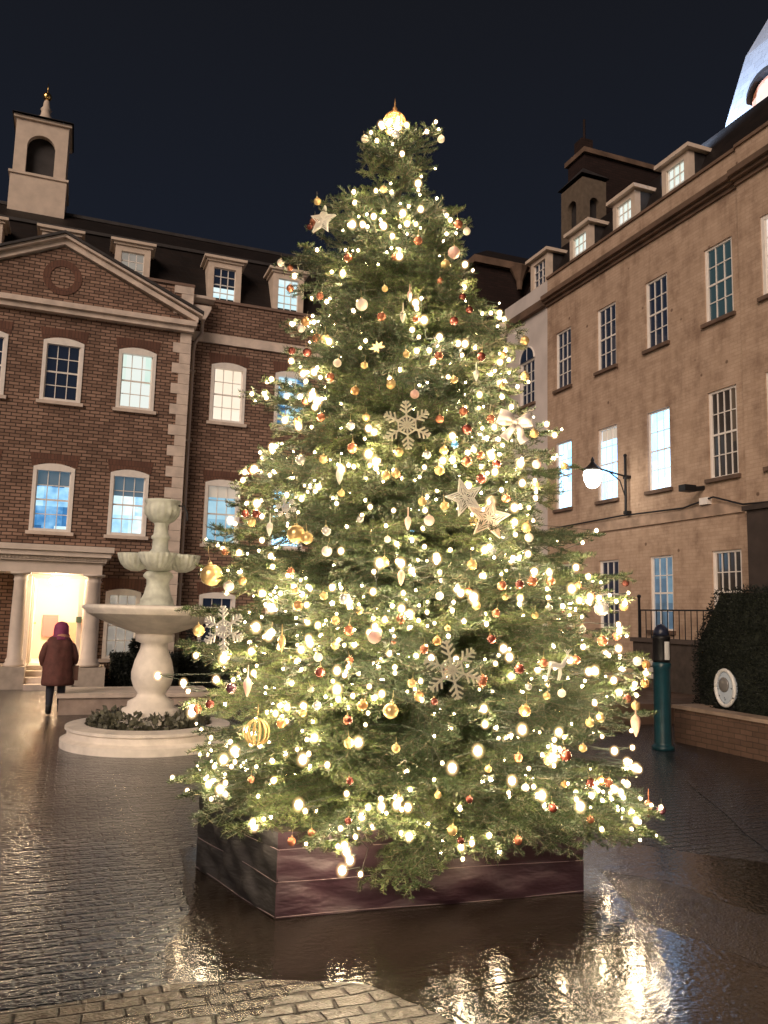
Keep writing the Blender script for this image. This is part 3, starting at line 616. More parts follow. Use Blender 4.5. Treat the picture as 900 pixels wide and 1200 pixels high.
# porch against the wall, its side-wall shade put into a dark colour
p = MB(); p.box(12.55, 13.42, 5.6, 12.4, 0, 4.2); p.box(12.48, 13.425, 5.55, 12.46, 4.202, 4.3); po = p.build('porch', mat('shade_dark_porch', (.05, .036, .03), .75, noise=.3, nscale=3), sb)
# service cable and vent pipe
p = MB(); p.tube([FR(21, .06, 4.66), FR(17.5, .09, 4.7), FR(15.2, .08, 4.64), FR(14.2, .1, 4.78), FR(13.3, .14, 4.5), FN(12.4, .08, 4.46), FN(9, .08, 4.5)], .022, 6); p.build('cable', IRON, sb)
p = MB(); p.tube([FR(14.6, -.02, 5.05), FR(14.62, .42, 4.98)], .06, 8); p.lbox(FR, 14.5, 14.72, .3, .62, 4.93, 5.08); tag(p.build('floodlight', IRON, base=FR(14.6, 0, 5)), 'small black unlit floodlight sticking out of the stucco wall under the curtained window', 'floodlight')
p = MB(); p.lbox(FR, 14.35, 14.62, 0, .12, 4.64, 4.8); p.build('junction_box', FRAME, sb)

# white end house
wh = thing('white_house', (13.5, 22.5, 0), 'narrow white rendered house with an arched window beyond the stained stucco building', 'building')
wyo = (21.98, 22.9, 8.9, 10.4)
mb = MB(); wall_openings(mb, FR, 21.223, 23.95, 0, 12.7, [wyo]); mb.poly([(XR, 23.95, 0), (20, 23.95, 0), (20, 23.95, 12.7), (XR, 23.95, 12.7)]); mb.build('wall', WHITEWALL, wh)
p = MB(); p.lbox(FR, 21.223, 23.95, -.1, .16, 11.85, 12.1); p.build('cornice', DK, wh)
p = MB(); p.poly([(14, 21.22, 12.6), (14, 24, 12.6), (15, 24, 14.75), (15, 21.22, 14.75)]); p.poly([(15, 21.22, 14.75), (15, 24, 14.75), (20, 24, 14.9), (20, 21.22, 14.9)]); p.poly([(14, 24, 12.6), (15, 24, 14.75), (20, 24, 14.9), (20, 24, 12.6)]); p.build('roof', ROOF, wh)
aw = window(FR, wh, *wyo, 'dark', fr=.06, proud=-.03, sill=SILL)
p = MB(); p.prism(FR, [(21.98, 10.4)] + [(22.44 - .46 * math.cos(t), 10.4 + .46 * math.sin(t)) for t in np.linspace(0, PI, 13)], -.02, .012); p.build('fanlight', DARKGLASS, aw)
p = MB(); p.tube([FR(22.44 - .46 * math.cos(t), .02, 10.4 + .46 * math.sin(t)) for t in np.linspace(0, PI, 13)], .03, 6); p.tube([FR(22.44, .02, 10.4), FR(22.44, .02, 10.86)], .012, 5); p.build('fanlight_bar', FRAME, aw)
dormer_y(22.76, 24.15, 'dark', wh, X=14.1, zb=12.6, zt=14.2)
p = MB(); p.lathe((13.32, 23.75, 10.6), [(.06, 0), (.06, 1.0), (.13, 1.1), (.16, 1.35), (.16, 1.5)], 10); p.lathe((13.32, 23.75, 0), [(.05, 0), (.05, 10.6)], 8); p.build('rain_hopper', STONE, wh, True)

# buildings further back against the sky
DBR = brick_mat('dark_far_brick', (.035, .018, .015), (.024, .013, .011), (.018, .011, .01), bw=.3, rh=.1, stain=.3)
fb = thing('rear_block', (18, 26, 0), 'dark brown brick block rising behind the white end house', 'building')
p = MB(); p.box(14.2, 26, 27.5, 34, 0, 16.0); p.build('wall', DBR, fb)
p = MB(); p.box(14.0, 26.2, 27.3, 34.2, 16.002, 16.3); p.build('cornice', DK, fb); p = MB(); p.lathe((16.0, 27.2, 15.1), [(.1, 0), (.14, .35), (.3, .7), (.42, .9), (.42, .9)], 10); p.build('corbel', DK, fb)
p = MB(); p.poly([(14, 27.3, 16.3), (26.2, 27.3, 16.3), (24, 30, 18.0), (16, 30, 18.0)]); p.poly([(14, 27.3, 16.3), (16, 30, 18), (16, 34, 18), (14, 34.2, 16.3)]); p.build('roof', ROOF, fb)
tb = thing('rooftop_block', (17.5, 25, 12), 'dark brick rooftop block standing behind the row of dormers', 'building')
p = MB(); p.box(17.05, 24, 24.2, 25.3, 12, 19.6); p.build('wall', DBR, tb)
p = MB(); p.box(16.95, 24.15, 24.08, 25.4, 19.602, 19.8); p.build('coping', DK, tb)
p = MB(); p.box(17.0, 17.5, 24.3, 24.8, 19.85, 20.3); p.tube([(17.25, 24.5, 20.3), (17.25, 24.5, 21.2)], .05, 8); p.build('chimney', DBR, tb)
bt = thing('bell_turret', (15.6, 23.2, 14.5), 'small dim arched bell turret on the roof by the dark rooftop block', 'turret')
p = MB(); tx0, tx1, ty0, ty1 = 15.9, 16.9, 22.7, 24.05
p.box(tx0, tx1, ty0, ty1, 13.9, 15.9); FT = lambda u, d, z: (tx0 - d, u, z); FT2 = lambda u, d, z: (u, ty0 - d, z)
arch_face(p, FT, ty0 + .182, ty1, 15.9, 17.6, ty0 + .4, ty1 - .4, 16.7); arch_face(p, FT2, tx0 + .002, tx1, 15.9, 17.6, tx0 + .3, tx1 - .3, 16.7); p.box(tx0 + .1, tx1 - .1, ty0 + .1, ty1 - .1, 17.6, 17.7)
p.build('wall', mat('dim_turret_paint', (.14, .105, .075), .8, noise=.2), bt)
p = MB(); p.box(tx0 + .2, tx1, ty0 + .2, ty1, 15.9, 17.55); p.build('louvre', DARKTRIM, bt)
p = MB()
for k in range(4):
    cs = [(tx0 - .1, ty0 - .1), (tx1 + .1, ty0 - .1), (tx1 + .1, ty1 + .1), (tx0 - .1, ty1 + .1)]; a, b = cs[k], cs[(k + 1) % 4]; p.poly([(*a, 17.7), (*b, 17.7), ((tx0 + tx1) / 2, (ty0 + ty1) / 2, 18.4)])
p.build('lead_roof', DARKTRIM, bt)
# floodlit pavilion roof
pv = thing('floodlit_roof', (17.5, 13, 13), 'tall pale blue floodlit pavilion roof with a glowing round dormer above the stucco building', 'roof')
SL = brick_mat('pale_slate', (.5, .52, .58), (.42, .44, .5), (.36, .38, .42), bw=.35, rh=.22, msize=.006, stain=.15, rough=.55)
p = MB()
b4 = [(16.2, 7), (16.2, 16.6), (22.5, 16.6), (22.5, 7)]; m4 = [(16.35, 7.3), (16.35, 16.45), (22.2, 16.45), (22.2, 7.3)]; t4 = [(18.2, 10), (18.2, 14.2), (20.4, 14.2), (20.4, 10)]
m4b = [(16.75, 7.8), (16.75, 16.05), (21.9, 16.05), (21.9, 7.8)]
for lo, zl, hi, zh in ((b4, 14.9, m4, 16.0), (m4, 16.0, m4b, 17.9), (m4b, 17.9, t4, 21.5)):
    for k in range(4): a, b, c, d = lo[k], lo[(k + 1) % 4], hi[(k + 1) % 4], hi[k]; p.poly([(*a, zl), (*b, zl), (*c, zh), (*d, zh)])
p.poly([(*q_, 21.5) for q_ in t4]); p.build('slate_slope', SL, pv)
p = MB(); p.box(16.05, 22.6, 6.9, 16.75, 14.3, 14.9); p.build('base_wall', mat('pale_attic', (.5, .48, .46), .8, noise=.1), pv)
FD = lambda u, d, z: (15.75 - d, (u - 14.95) * .85 + 14.42, (z - 15) * .85 + 14.65)
p = MB(); hood = [(14.95 + .62 * math.cos(t) * 1.12, 16.0 + .62 * math.sin(t)) for t in np.linspace(0, PI, 13)]
for k in range(12):
    a, b = hood[k], hood[k + 1]; p.prism(FD, [a, b, (b[0], b[1] + .13), (a[0], a[1] + .13)], -1.0, .12)
p.build('dormer_hood', DARKTRIM, pv)
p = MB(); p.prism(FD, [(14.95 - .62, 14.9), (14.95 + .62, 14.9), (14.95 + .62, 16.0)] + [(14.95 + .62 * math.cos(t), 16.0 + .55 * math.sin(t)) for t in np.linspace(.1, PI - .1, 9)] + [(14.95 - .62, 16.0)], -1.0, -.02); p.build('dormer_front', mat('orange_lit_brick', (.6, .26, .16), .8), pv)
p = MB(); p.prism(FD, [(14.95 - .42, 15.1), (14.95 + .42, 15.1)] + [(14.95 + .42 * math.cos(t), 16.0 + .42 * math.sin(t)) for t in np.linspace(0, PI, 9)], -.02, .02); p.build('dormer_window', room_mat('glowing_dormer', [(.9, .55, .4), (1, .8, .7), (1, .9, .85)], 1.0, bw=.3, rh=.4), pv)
fl = bpy.data.lights.new('roof_floodlight', 'SPOT'); fl.energy = 2400; fl.color = (.5, .7, 1.0); fl.spot_size = math.radians(95); fl.spot_blend = .6; fl.shadow_soft_size = .15
flo = bpy.data.objects.new('roof_floodlight', fl); COL.objects.link(flo); flo.location = (14.1, 17.3, 14.2); flo.rotation_euler = (Vector((17.0, 14.3, 17.6)) - Vector(flo.location)).to_track_quat('-Z', 'Y').to_euler()

# ------------------------------------------------------------------ wall lantern
lt = thing('wall_lantern', FR(17.28, 0, 4.7), 'lit glass street lantern on a black iron bracket fixed to the stucco wall', 'lantern')
p = MB(); p.tube([FR(17.28, .12, 4.7), FR(17.28, .12, 6.25)], .035, 8); p.ball(FR(17.28, .12, 6.28), .05, 8); p.tube([FR(17.28, .12, 5.72), FR(17.28, .6, 5.8), FR(17.28, 1.15, 5.9)], .025, 8); p.tube([FR(17.28, .12, 5.15), FR(17.28, .3, 5.6), FR(17.28, .62, 5.79)], .018, 6)
p.lbox(FR, 17.2, 17.36, 0, .14, 5.66, 5.74); p.lbox(FR, 17.2, 17.36, 0, .14, 4.72, 4.8); p.build('bracket', IRON, lt)
lc = FR(17.28, 1.15, 5.6)
p = MB(); p.lathe(lc, [(.24, .17), (.28, .2), (.14, .3), (.08, .36), (.04, .42), (.05, .46), (.015, .54)], 12); p.build('lantern_cap', IRON, lt)
p = MB(); p.lathe(lc, [(.08, -.27), (.15, -.22), (.22, -.06), (.24, .08), (.22, .17)], 16); p.build('glass_globe', mat('lit_globe', (.9, .9, .9), .3, emit=(1, .9, .74), es=15), lt, True)

# ------------------------------------------------------------------ railing, garden wall, hedge, bollard
aw_ = thing('area_parapet', (12.85, 15, .38), 'low dark rendered parapet under the iron railing before the stucco building', 'parapet')
p = MB(); p.box(12.78, 13.0, 12.5, 16.3, .38, 1.45); p.build('wall', mat('dark_area_wall', (.06, .045, .036), .85, noise=.3), aw_); p = MB(); p.box(12.72, 13.06, 12.5, 16.34, 1.452, 1.55); p.build('coping', mat('dark_area_coping', (.08, .06, .05), .8), aw_)
rl = thing('iron_railing', (12.88, 15, 1.55), 'black iron railing with upright bars under the dim blue window', 'railing')
p = MB(); p.box(12.865, 12.895, 12.6, 16.2, 2.19, 2.225); p.build('rail', IRON, rl)
for k in range(19): p = MB(); y = 12.7 + k * .19; p.tube([(12.88, y, 1.55), (12.88, y, 2.19)], .012, 6); p.build('bar', IRON, rl)
p = MB(); p.box(12.86, 12.9, 16.15, 16.2, 1.55, 2.5); p.ball((12.88, 16.175, 2.54), .05, 8); p.build('post', IRON, rl)
v = MB()
for i in range(3):
    for j in range(2): v.box(12.7, 12.775, 15.35 + j * .2, 15.5 + j * .2, .62 + i * .15, .73 + i * .15)
tag(v.build('vent_grille', mat('pale_vent', (.6, .55, .5), .6), base=(12.77, 15.5, .6)), 'small white louvred vent low on the dark parapet behind the teal bollard', 'vent')
gw = thing('garden_wall', (9.5, 9, 0), 'low stained brick garden wall with pale coping below the dark hedge', 'wall')
WALLB = brick_mat('stained_low_brick', (.2, .12, .085), (.14, .085, .06), (.1, .068, .05), bw=.23, rh=.08, msize=.008, stain=.5)
p = MB(); p.box(9.35, 9.6, 4, 10.9, 0, .54); p.box(9.602, 13, 10.65, 10.9, 0, .54); p.build('brick_face', WALLB, gw)
p = MB(); p.box(9.31, 9.64, 4, 10.94, .542, .6); p.box(9.642, 13, 10.61, 10.94, .542, .6); p.build('coping', mat('pale_coping', (.34, .25, .19), .7, noise=.2, bump=.2), gw)

def leaf_scatter(pts, nrm, size, name, material, parent, seed=1, droop=.6):
    """small pointed leaves at the given points, each tilted at random about the surface normal"""
    g = np.random.default_rng(seed); n = len(pts)
    d = nrm + g.normal(0, droop, (n, 3)); d /= np.linalg.norm(d, axis=1)[:, None]
    a = np.cross(d, g.normal(0, 1, (n, 3))); a /= np.linalg.norm(a, axis=1)[:, None]
    s = size * g.uniform(.6, 1.3, (n, 1))
    v = np.stack([pts, pts + d * s * .55 + a * s * .32, pts + d * s * 1.1, pts + d * s * .55 - a * s * .32], 1).reshape(-1, 3) - np.array(origin(parent))
    me = bpy.data.meshes.new(name); me.vertices.add(n * 4); me.vertices.foreach_set('co', v.astype(np.float32).ravel())
    me.loops.add(n * 4); me.loops.foreach_set('vertex_index', np.arange(n * 4, dtype=np.int32)); me.polygons.add(n); me.polygons.foreach_set('loop_start', np.arange(0, n * 4, 4, dtype=np.int32))
    me.update(calc_edges=True); me.validate(); me.materials.append(material)
    o = bpy.data.objects.new(name, me); COL.objects.link(o); o.parent = parent
    return o
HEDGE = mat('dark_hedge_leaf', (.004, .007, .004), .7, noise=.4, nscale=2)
hd = thing('hedge', (10.8, 9, 0), 'tall dark clipped hedge behind the low garden wall', 'hedge')
def hz(y): return 2.48 if y < 10.45 else 2.48 - (y - 10.45) * 1.6
pts, nr = [], []
for _ in range(48000):
    k = rnd.random(); y = rnd.uniform(5, 11.0)
    if k < .6: pts.append((9.88 + rnd.gauss(0, .03), y, rnd.uniform(.35, hz(y)))); nr.append((-1, 0, .25))
    elif k < .8: pts.append((rnd.uniform(9.9, 12.2), y, hz(y) + rnd.gauss(0, .03))); nr.append((0, 0, 1))
    else: z = rnd.uniform(.3, 2.45); pts.append((rnd.uniform(9.9, 12.2), min(11.0, 10.45 + (2.48 - z) / 1.6) + rnd.gauss(0, .03), z)); nr.append((0, 1, .2))
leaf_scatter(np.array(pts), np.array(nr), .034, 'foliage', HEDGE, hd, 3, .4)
p = MB(); F_ = lambda u, d, z: (9.93 + d, u, z); p.prism(F_, [(5, .1), (10.95, .1), (10.95, 1.6), (10.4, 2.43), (5, 2.43)], 0, 2.2); p.build('branches', mat('hedge_inside', (.012, .016, .009), .9), hd)
ol = thing('oval_lamp', (9.84, 10.25, .92), 'oval white ringed glass lamp set against the dark hedge', 'lamp')
FO = lambda u, d, z: (9.86 - d, u, z)
p = MB(); p.tube([FO(10.25 + .2 * math.cos(t), .05, .92 + .28 * math.sin(t)) for t in np.linspace(0, 2 * PI, 33)], .03, 8); p.build('ring', mat('white_ring', (.75, .74, .72), .35), ol, True)
p = MB(); p.ball(FO(10.25, .0, .92), .2, 20, (.35, 1, 1.35)); p.build('glass', mat('grey_lamp_glass', (.25, .25, .24), .15, spec=.8, emit=(.6, .6, .58), es=.22), ol, True)
p = MB(); p.ball(FO(10.25, .075, .97), .11, 14, (.3, 1, 1.1)); p.build('lens', mat('grey_lens', (.2, .19, .18), .15), ol, True)
p = MB(); p.box(9.86, 10.1, 10.15, 10.35, .55, .7); p.tube([(9.95, 10.25, .3), (9.95, 10.25, .7)], .03, 8); p.build('bracket', IRON, ol)
bo = thing('bollard', (8.62, 10.31, 0), 'tall teal painted bollard with dark head standing beside the low garden wall', 'bollard')
TEAL = mat('teal_paint', (.009, .055, .075), .4, coat=.3, noise=.2, nscale=6)
bc = (8.62, 10.31, 0)
p = MB(); p.lathe(bc, [(.17, 0), (.17, .05), (.135, .07), (.13, .1), (.128, 1.22), (.14, 1.24), (.14, 1.3), (.125, 1.32)], 24); o = p.build('post', TEAL, bo, True)
p = MB(); p.lathe((*bc[:2], 1.32), [(.13, 0), (.132, .04), (.13, .36), (.14, .38), (.12, .41)], 24); p.build('head', IRON, bo, True)
p = MB(); p.lathe((*bc[:2], 1.73), [(.12, 0), (.115, .06), (.09, .12), (.05, .16), (.01, .18)], 20); p.build('domed_cap', mat('blue_black_cap', (.02, .025, .05), .3), bo, True)
p = MB()
for k in range(5):
    t0, t1 = math.radians(250 + k * 8), math.radians(250 + (k + 1) * 8); R_ = .137
    p.poly([(bc[0] + R_ * math.cos(t0), bc[1] + R_ * math.sin(t0), 1.36), (bc[0] + R_ * math.cos(t1), bc[1] + R_ * math.sin(t1), 1.36), (bc[0] + R_ * math.cos(t1), bc[1] + R_ * math.sin(t1), 1.64), (bc[0] + R_ * math.cos(t0), bc[1] + R_ * math.sin(t0), 1.64)])
p.build('white_strip', mat('white_reflector', (.8, .8, .78), .35), bo)
# stone kerb platform behind the fountain, clipped hedges along the brick wall
sp = thing('stone_platform', (.6, 16, 0), 'low pale stone platform on the setts between the fountain and the porch', 'platform')
p = MB(); p.box(-.12, 2.6, 15.95, 17.2, 0, .3); p.build('base', mat('platform_stone', (.4, .31, .26), .75, noise=.2, bump=.3), sp); p = MB(); p.box(-.16, 2.64, 15.9, 17.25, .302, .38); p.build('cap', STONE, sp)
h2 = thing('hedge', (2.4, 21.6, 0), 'low dark clipped hedge along the brick wall behind the fountain', 'hedge')
pts, nr = [], []
for _ in range(9000):
    x = rnd.uniform(.95, 6); y0_ = 21.2 if x < 2.6 else 21.7
    if rnd.random() < .7: pts.append((x, y0_ + rnd.gauss(0, .03), rnd.uniform(.02, .75))); nr.append((0, -1, .2))
    else: pts.append((x, rnd.uniform(y0_, y0_ + .7), .75 + rnd.gauss(0, .03))); nr.append((0, 0, 1))
leaf_scatter(np.array(pts), np.array(nr), .07, 'foliage', HEDGE, h2, 5)
p = MB(); p.box(.98, 2.6, 21.24, 21.9, 0, .72); p.box(2.602, 6, 21.74, 22.4, 0, .72); p.build('branches', bpy.data.materials['hedge_inside'], h2)
def bush(x, y, r, lab, s):
    b = thing('bush', (x, y, .5), lab, 'bush'); g = np.random.default_rng(s); n = g.normal(0, 1, (1600, 3)); n /= np.linalg.norm(n, axis=1)[:, None]
    leaf_scatter(n * r * g.uniform(.75, 1.0, (1600, 1)) + np.array([x, y, .75 + r * .7]), n, .08, 'foliage', HEDGE, b, s)
    p = MB(); p.tube([(x, y, .4), (x, y, .75 + r)], .03, 6); p.build('stem', mat('bush_stem', (.08, .05, .03), .9), b)
bush(1.75, 21.4, .3, 'small round dark bush under the ground floor window beside the porch', 8)
bush(3.6, 21.6, .75, 'large dark bush against the brick wing just behind the big gold bauble', 9)

# ------------------------------------------------------------------ fountain
fx, fy = 1.17, 12.5
ft = thing('stone_fountain', (fx, fy, 0), 'tiered pale stone fountain with scalloped bowls in a low round pool', 'fountain')
FST = mat('cream_fountain_stone', (.8, .73, .66), .75, noise=.14, nscale=5, bump=.25)
FGR = mat('green_tinged_stone', (.58, .6, .52), .75, noise=.22, nscale=7, bump=.3)
p = MB(); p.lathe((fx, fy, 0), [(1.22, 0), (1.22, .1), (1.18, .12), (1.15, .13), (1.13, .14), (1.13, .22), (1.16, .24), (1.16, .28), (.9, .3), (.9, .14)], 56); p.build('pool_rim', FST, ft)
p = MB(); p.lathe((fx, fy, 0), [(.55, .14), (.5, .35), (.42, .46), (.4, .5), (.34, .52), (.33, .6), (.22, .66), (.2, .72), (.26, .8), (.3, .92), (.305, 1.02), (.27, 1.18), (.2, 1.36), (.19, 1.44), (.27, 1.47), (.28, 1.55), (.27, 1.58)], 32); p.build('vase_stem', FST, ft, True)
p = MB(); p.lathe((fx, fy, 0), [(.26, 1.58), (.5, 1.66), (.8, 1.78), (.96, 1.86), (.98, 1.87), (.98, 1.9), (1.04, 1.93), (1.04, 1.98), (.98, 1.995), (.9, 1.93), (.2, 1.9)], 56); p.build('basin', FST, ft, True)
p = MB(); p.lathe((fx, fy, 0), [(.28, 1.93), (.28, 2.0), (.24, 2.03), (.25, 2.06), (.2, 2.16), (.165, 2.3), (.17, 2.38), (.22, 2.42), (.22, 2.45), (.18, 2.5)], 28); p.build('pedestal', FGR, ft, True)
def scallop(mb, c, r, h, a0, squash=1.0):
    mb.lathe(c, [(r * .25, 0), (r * .6, h * .16), (r * .85, h * .45), (r * .98, h * .8), (r * 1.02, h), (r * .93, h), (r * .8, h * .6), (r * .1, h * .4)], 72, wob=lambda t, hh: 1 + .1 * abs(math.cos(t * 9)))
p = MB(); scallop(p, (fx, fy, 2.48), .28, .3, 0); p.build('shell_bowl', FGR, ft, True)
for a in (0, 90, 180, 270):
    t = math.radians(a - 10); p = MB(); scallop(p, (fx + .34 * math.cos(t), fy + .34 * math.sin(t), 2.5), .24, .26, 0); p.build('shell_bowl', FGR, ft, True)
p = MB(); p.lathe((fx, fy, 0), [(.13, 2.76), (.15, 2.8), (.12, 2.84), (.115, 2.98), (.14, 3.0), (.14, 3.03), (.11, 3.06), (.1, 3.2), (.12, 3.24)], 24); p.build('upper_stem', FGR, ft, True)
p = MB(); p.lathe((fx, fy, 0), [(.09, 3.22), (.17, 3.27), (.235, 3.36), (.25, 3.46), (.245, 3.52), (.265, 3.55), (.265, 3.58), (.22, 3.58), (.18, 3.45), (.02, 3.4)], 72, wob=lambda t, hh: 1 + (.09 * abs(math.cos(t * 8)) if hh < 3.5 else 0)); p.build('top_bowl', FGR, ft, True)
p = MB(); p.tube([(fx + .22, fy - .1, 3.5), (fx + .3, fy - .14, 3.5), (fx + .35, fy - .16, 3.4), (fx + .36, fy - .16, 3.28)], .015, 6); p.build('spout', IRON, ft)
fp = thing('pool_plant', (fx, fy, .3), 'low grey green plants growing in the pool round the fountain stem', 'plant')
n_ = 1500; g = np.random.default_rng(4); th = g.uniform(0, 2 * PI, n_); rr_ = np.sqrt(g.uniform(.25, 1, n_)) * .85
leaf_scatter(np.stack([fx + rr_ * np.cos(th), fy + rr_ * np.sin(th), .22 + .26 * g.uniform(0, 1, n_) * (1.1 - rr_ * .4)], 1), np.tile([0, 0, 1.0], (n_, 1)), .085, 'foliage', mat('plant_leaf', (.1, .1, .07), .5, noise=.6, nscale=9), fp, 6, 1.2)
p = MB(); p.lathe((fx, fy, .14), [(.89, 0), (.85, .08), (.5, .14)], 32); p.build('soil', mat('pool_soil', (.05, .035, .025), .95), fp)

# ------------------------------------------------------------------ planter box
FAB = mat('purple_sheen_fabric', (.024, .0095, .0155), .55, spec=.4, noise=.25, nscale=3)  # front of the wrap, its purple sheen put into the colour
FAB2 = mat('grey_black_fabric', (.013, .0115, .012), .6, spec=.5, noise=.2, nscale=3)  # same wrap on the other sides, coloured without the sheen
for fm_ in (FAB, FAB2):
    nt = fm_.node_tree; b = nt.nodes['Principled BSDF']; t = nt.nodes.new('ShaderNodeTexCoord')
    mp = nt.nodes.new('ShaderNodeMapping'); mp.inputs['Scale'].default_value = (.7, .7, 2.2); mp.inputs['Rotation'].default_value = (0, .35, 0); lk(nt, t.outputs['Object'], mp.inputs['Vector'])
    n = nt.nodes.new('ShaderNodeTexNoise'); n.inputs['Scale'].default_value = 4.5; n.inputs['Detail'].default_value = 3; n.inputs['Distortion'].default_value = .15; n.inputs['Roughness'].default_value = .45; lk(nt, mp.outputs[0], n.inputs['Vector'])
    bp = nt.nodes.new('ShaderNodeBump'); bp.inputs['Strength'].default_value = .55; bp.inputs['Distance'].default_value = .06; lk(nt, n.outputs['Fac'], bp.inputs['Height']); lk(nt, bp.outputs[0], b.inputs['Normal'])
pb = thing('tree_planter', (2.45, 6.4, 0), 'dark purple fabric wrapped planter box under the Christmas tree', 'planter')
hexp = [(1.34, 5.29), (3.57, 5.14), (3.98, 6.4), (3.62, 7.6), (1.34, 7.7), (1.01, 6.48)]
def side(i, mat_, name, nz=14, nu=60):
    a, b = hexp[i], hexp[(i + 1) % 6]; p = MB(); d = Vector((b[0] - a[0], b[1] - a[1], 0)); nn = Vector((d.y, -d.x, 0)).normalized(); hh = .53
    g = np.random.default_rng(i + 20)
    ph = g.uniform(0, 6, 6)
    for j in range(nz + 1):
        for k in range(nu + 1):
            u, v = k / nu, j / nz; e = math.sin(PI * u) ** .5 * (1 if 0 < v < 1 else .3)
            o = e * (.02 * math.sin(9 * u + 6 * v + ph[0]) + .012 * math.sin(31 * u + 14 * v + ph[3]) + .01 * math.sin(23 * u - 9 * v + ph[1]) + .006 * math.sin(14 * v + 6 * u + ph[2])) - .012 * math.exp(-((v - .42) / .03) ** 2) - .012 * math.exp(-((v - .78) / .03) ** 2)
            p.v.append(tuple(Vector((a[0], a[1], 0)) + d * u + nn * o + Vector((0, 0, .004 + hh * v))))
    for j in range(nz):
        for k in range(nu): q = j * (nu + 1) + k; p.f.append((q, q + 1, q + nu + 2, q + nu + 1))
    pan = p.build(name, mat_, pb, True)
    s = MB()
    for v in (.012, .42, .78):
        s.tube([Vector((a[0], a[1], 0)) + d * u + nn * (.004 - (.008 if v > .1 else 0)) + Vector((0, 0, .006 + hh * v + .006 * math.sin(7 * u + v * 9))) for u in np.linspace(.003, .997, 24)], .0022, 5)
    s.build('seam', mat('pale_seam', (.2, .15, .15), .6), pan)
for i in range(6): side(i, FAB if i == 0 else FAB2, 'side_panel')
p = MB(); p.poly([(x, y, .5) for x, y in hexp]); p.build('soil', mat('planter_soil', (.03, .022, .015), .95, noise=.4, nscale=12, bump=.6), pb)

# ------------------------------------------------------------------ Christmas tree
TB, TT, TIPZ = Vector((2.72, 6.36)), Vector((2.47, 6.46)), 6.42
PROF = [(.3, 1.8), (.75, 1.92), (1.1, 1.95), (1.4, 1.96), (1.75, 1.9), (2.1, 1.82), (2.5, 1.67), (2.85, 1.53), (3.15, 1.46), (3.5, 1.32), (3.9, 1.18), (4.3, 1.02), (4.63, .88), (5.0, .86), (5.43, .64), (5.78, .53), (6.08, .37), (6.3, .22), (6.6, .06)]
def tree_r(z): return float(np.interp(z, [p[0] for p in PROF], [p[1] for p in PROF]))
def axis(z): t = max(0, min(1, z / TIPZ)); return TB * (1 - t) + TT * t
CAMAZ = math.atan2(-6.4, -2.6)      # direction from the tree to where people photograph it

segs = []          # start, end, radius, tint, fine (needles)
tips = []          # places where a decoration can hang
def add_seg(a, b, tint): segs.append((a, b, tint))
def branch(z0, az, L, ztip, dens=1.0):
    o = Vector((math.cos(az), math.sin(az), 0)); s = Vector((-math.sin(az), math.cos(az), 0))
    ax0 = axis(z0); base = Vector((ax0.x, ax0.y, z0))
    rise = ztip - z0; a_ = rise * .35 + rnd.uniform(-.05, .05) * L; b_ = rise - a_
    wv = rnd.uniform(-.22, .22)
    hk = rnd.uniform(-.06, .13) * L
    pt = lambda t: base + o * (L * t) + s * (wv * L * t * t) + Vector((0, 0, a_ * t + b_ * t * t + hk * (t ** 4 - t * t)))
    N = max(4, int(L / .12)); tint0 = rnd.uniform(-1, 1)
    P = [pt(i / N) for i in range(N + 1)]
    for i in range(N):
        if i / N > .2: add_seg(P[i], P[i + 1], tint0)
    step = .125 / dens; d = .22 * L
    roll = rnd.uniform(-.5, .5); sag = rnd.uniform(-.3, .12) if z0 > 1.3 else rnd.uniform(-.42, -.05)
    while d < L - .02:
        t = d / L; p = pt(t); dirv = (pt(min(1, t + .02)) - pt(t - .02)).normalized()
        for sg in (-1, 1):
            l = min(.62 * (L - d) + .07, .46) * rnd.uniform(.75, 1.1)
            ld = (dirv * rnd.uniform(.55, .75) + s * sg * rnd.uniform(.65, .85) + Vector((0, 0, roll * sg * .6 + sag + rnd.uniform(-.22, .22)))).normalized()
            e1 = p + ld * l * .55; ld2 = (ld + dirv * .25 + Vector((0, 0, rnd.uniform(-.2, .3)))).normalized(); e2 = e1 + ld2 * l * .45
            tint = tint0 + rnd.uniform(-.5, .5)
            add_seg(p, e1, tint); add_seg(e1, e2, tint + .4)
            if t > .45: tips.append((e2, o, z0))
            q = .3 * l
            sd = s * sg
            while q < l - .03 and dens > .6:
                pp = p + ld * q if q < l * .55 else e1 + ld2 * (q - l * .55)
                nside = ld.cross(Vector((0, 0, 1))).normalized()
                for s2 in (-1, 1):
                    l2 = (.55 * (l - q) + .07) * rnd.uniform(.7, 1.15)
                    dd = (ld * .7 + nside * s2 * .7 + Vector((0, 0, rnd.uniform(-.4, .3)))).normalized()
                    add_seg(pp, pp + dd * l2, tint + rnd.uniform(-.2, .6))
                q += .135
        d += step * rnd.uniform(.85, 1.15)
    tips.append((P[-1], o, z0))

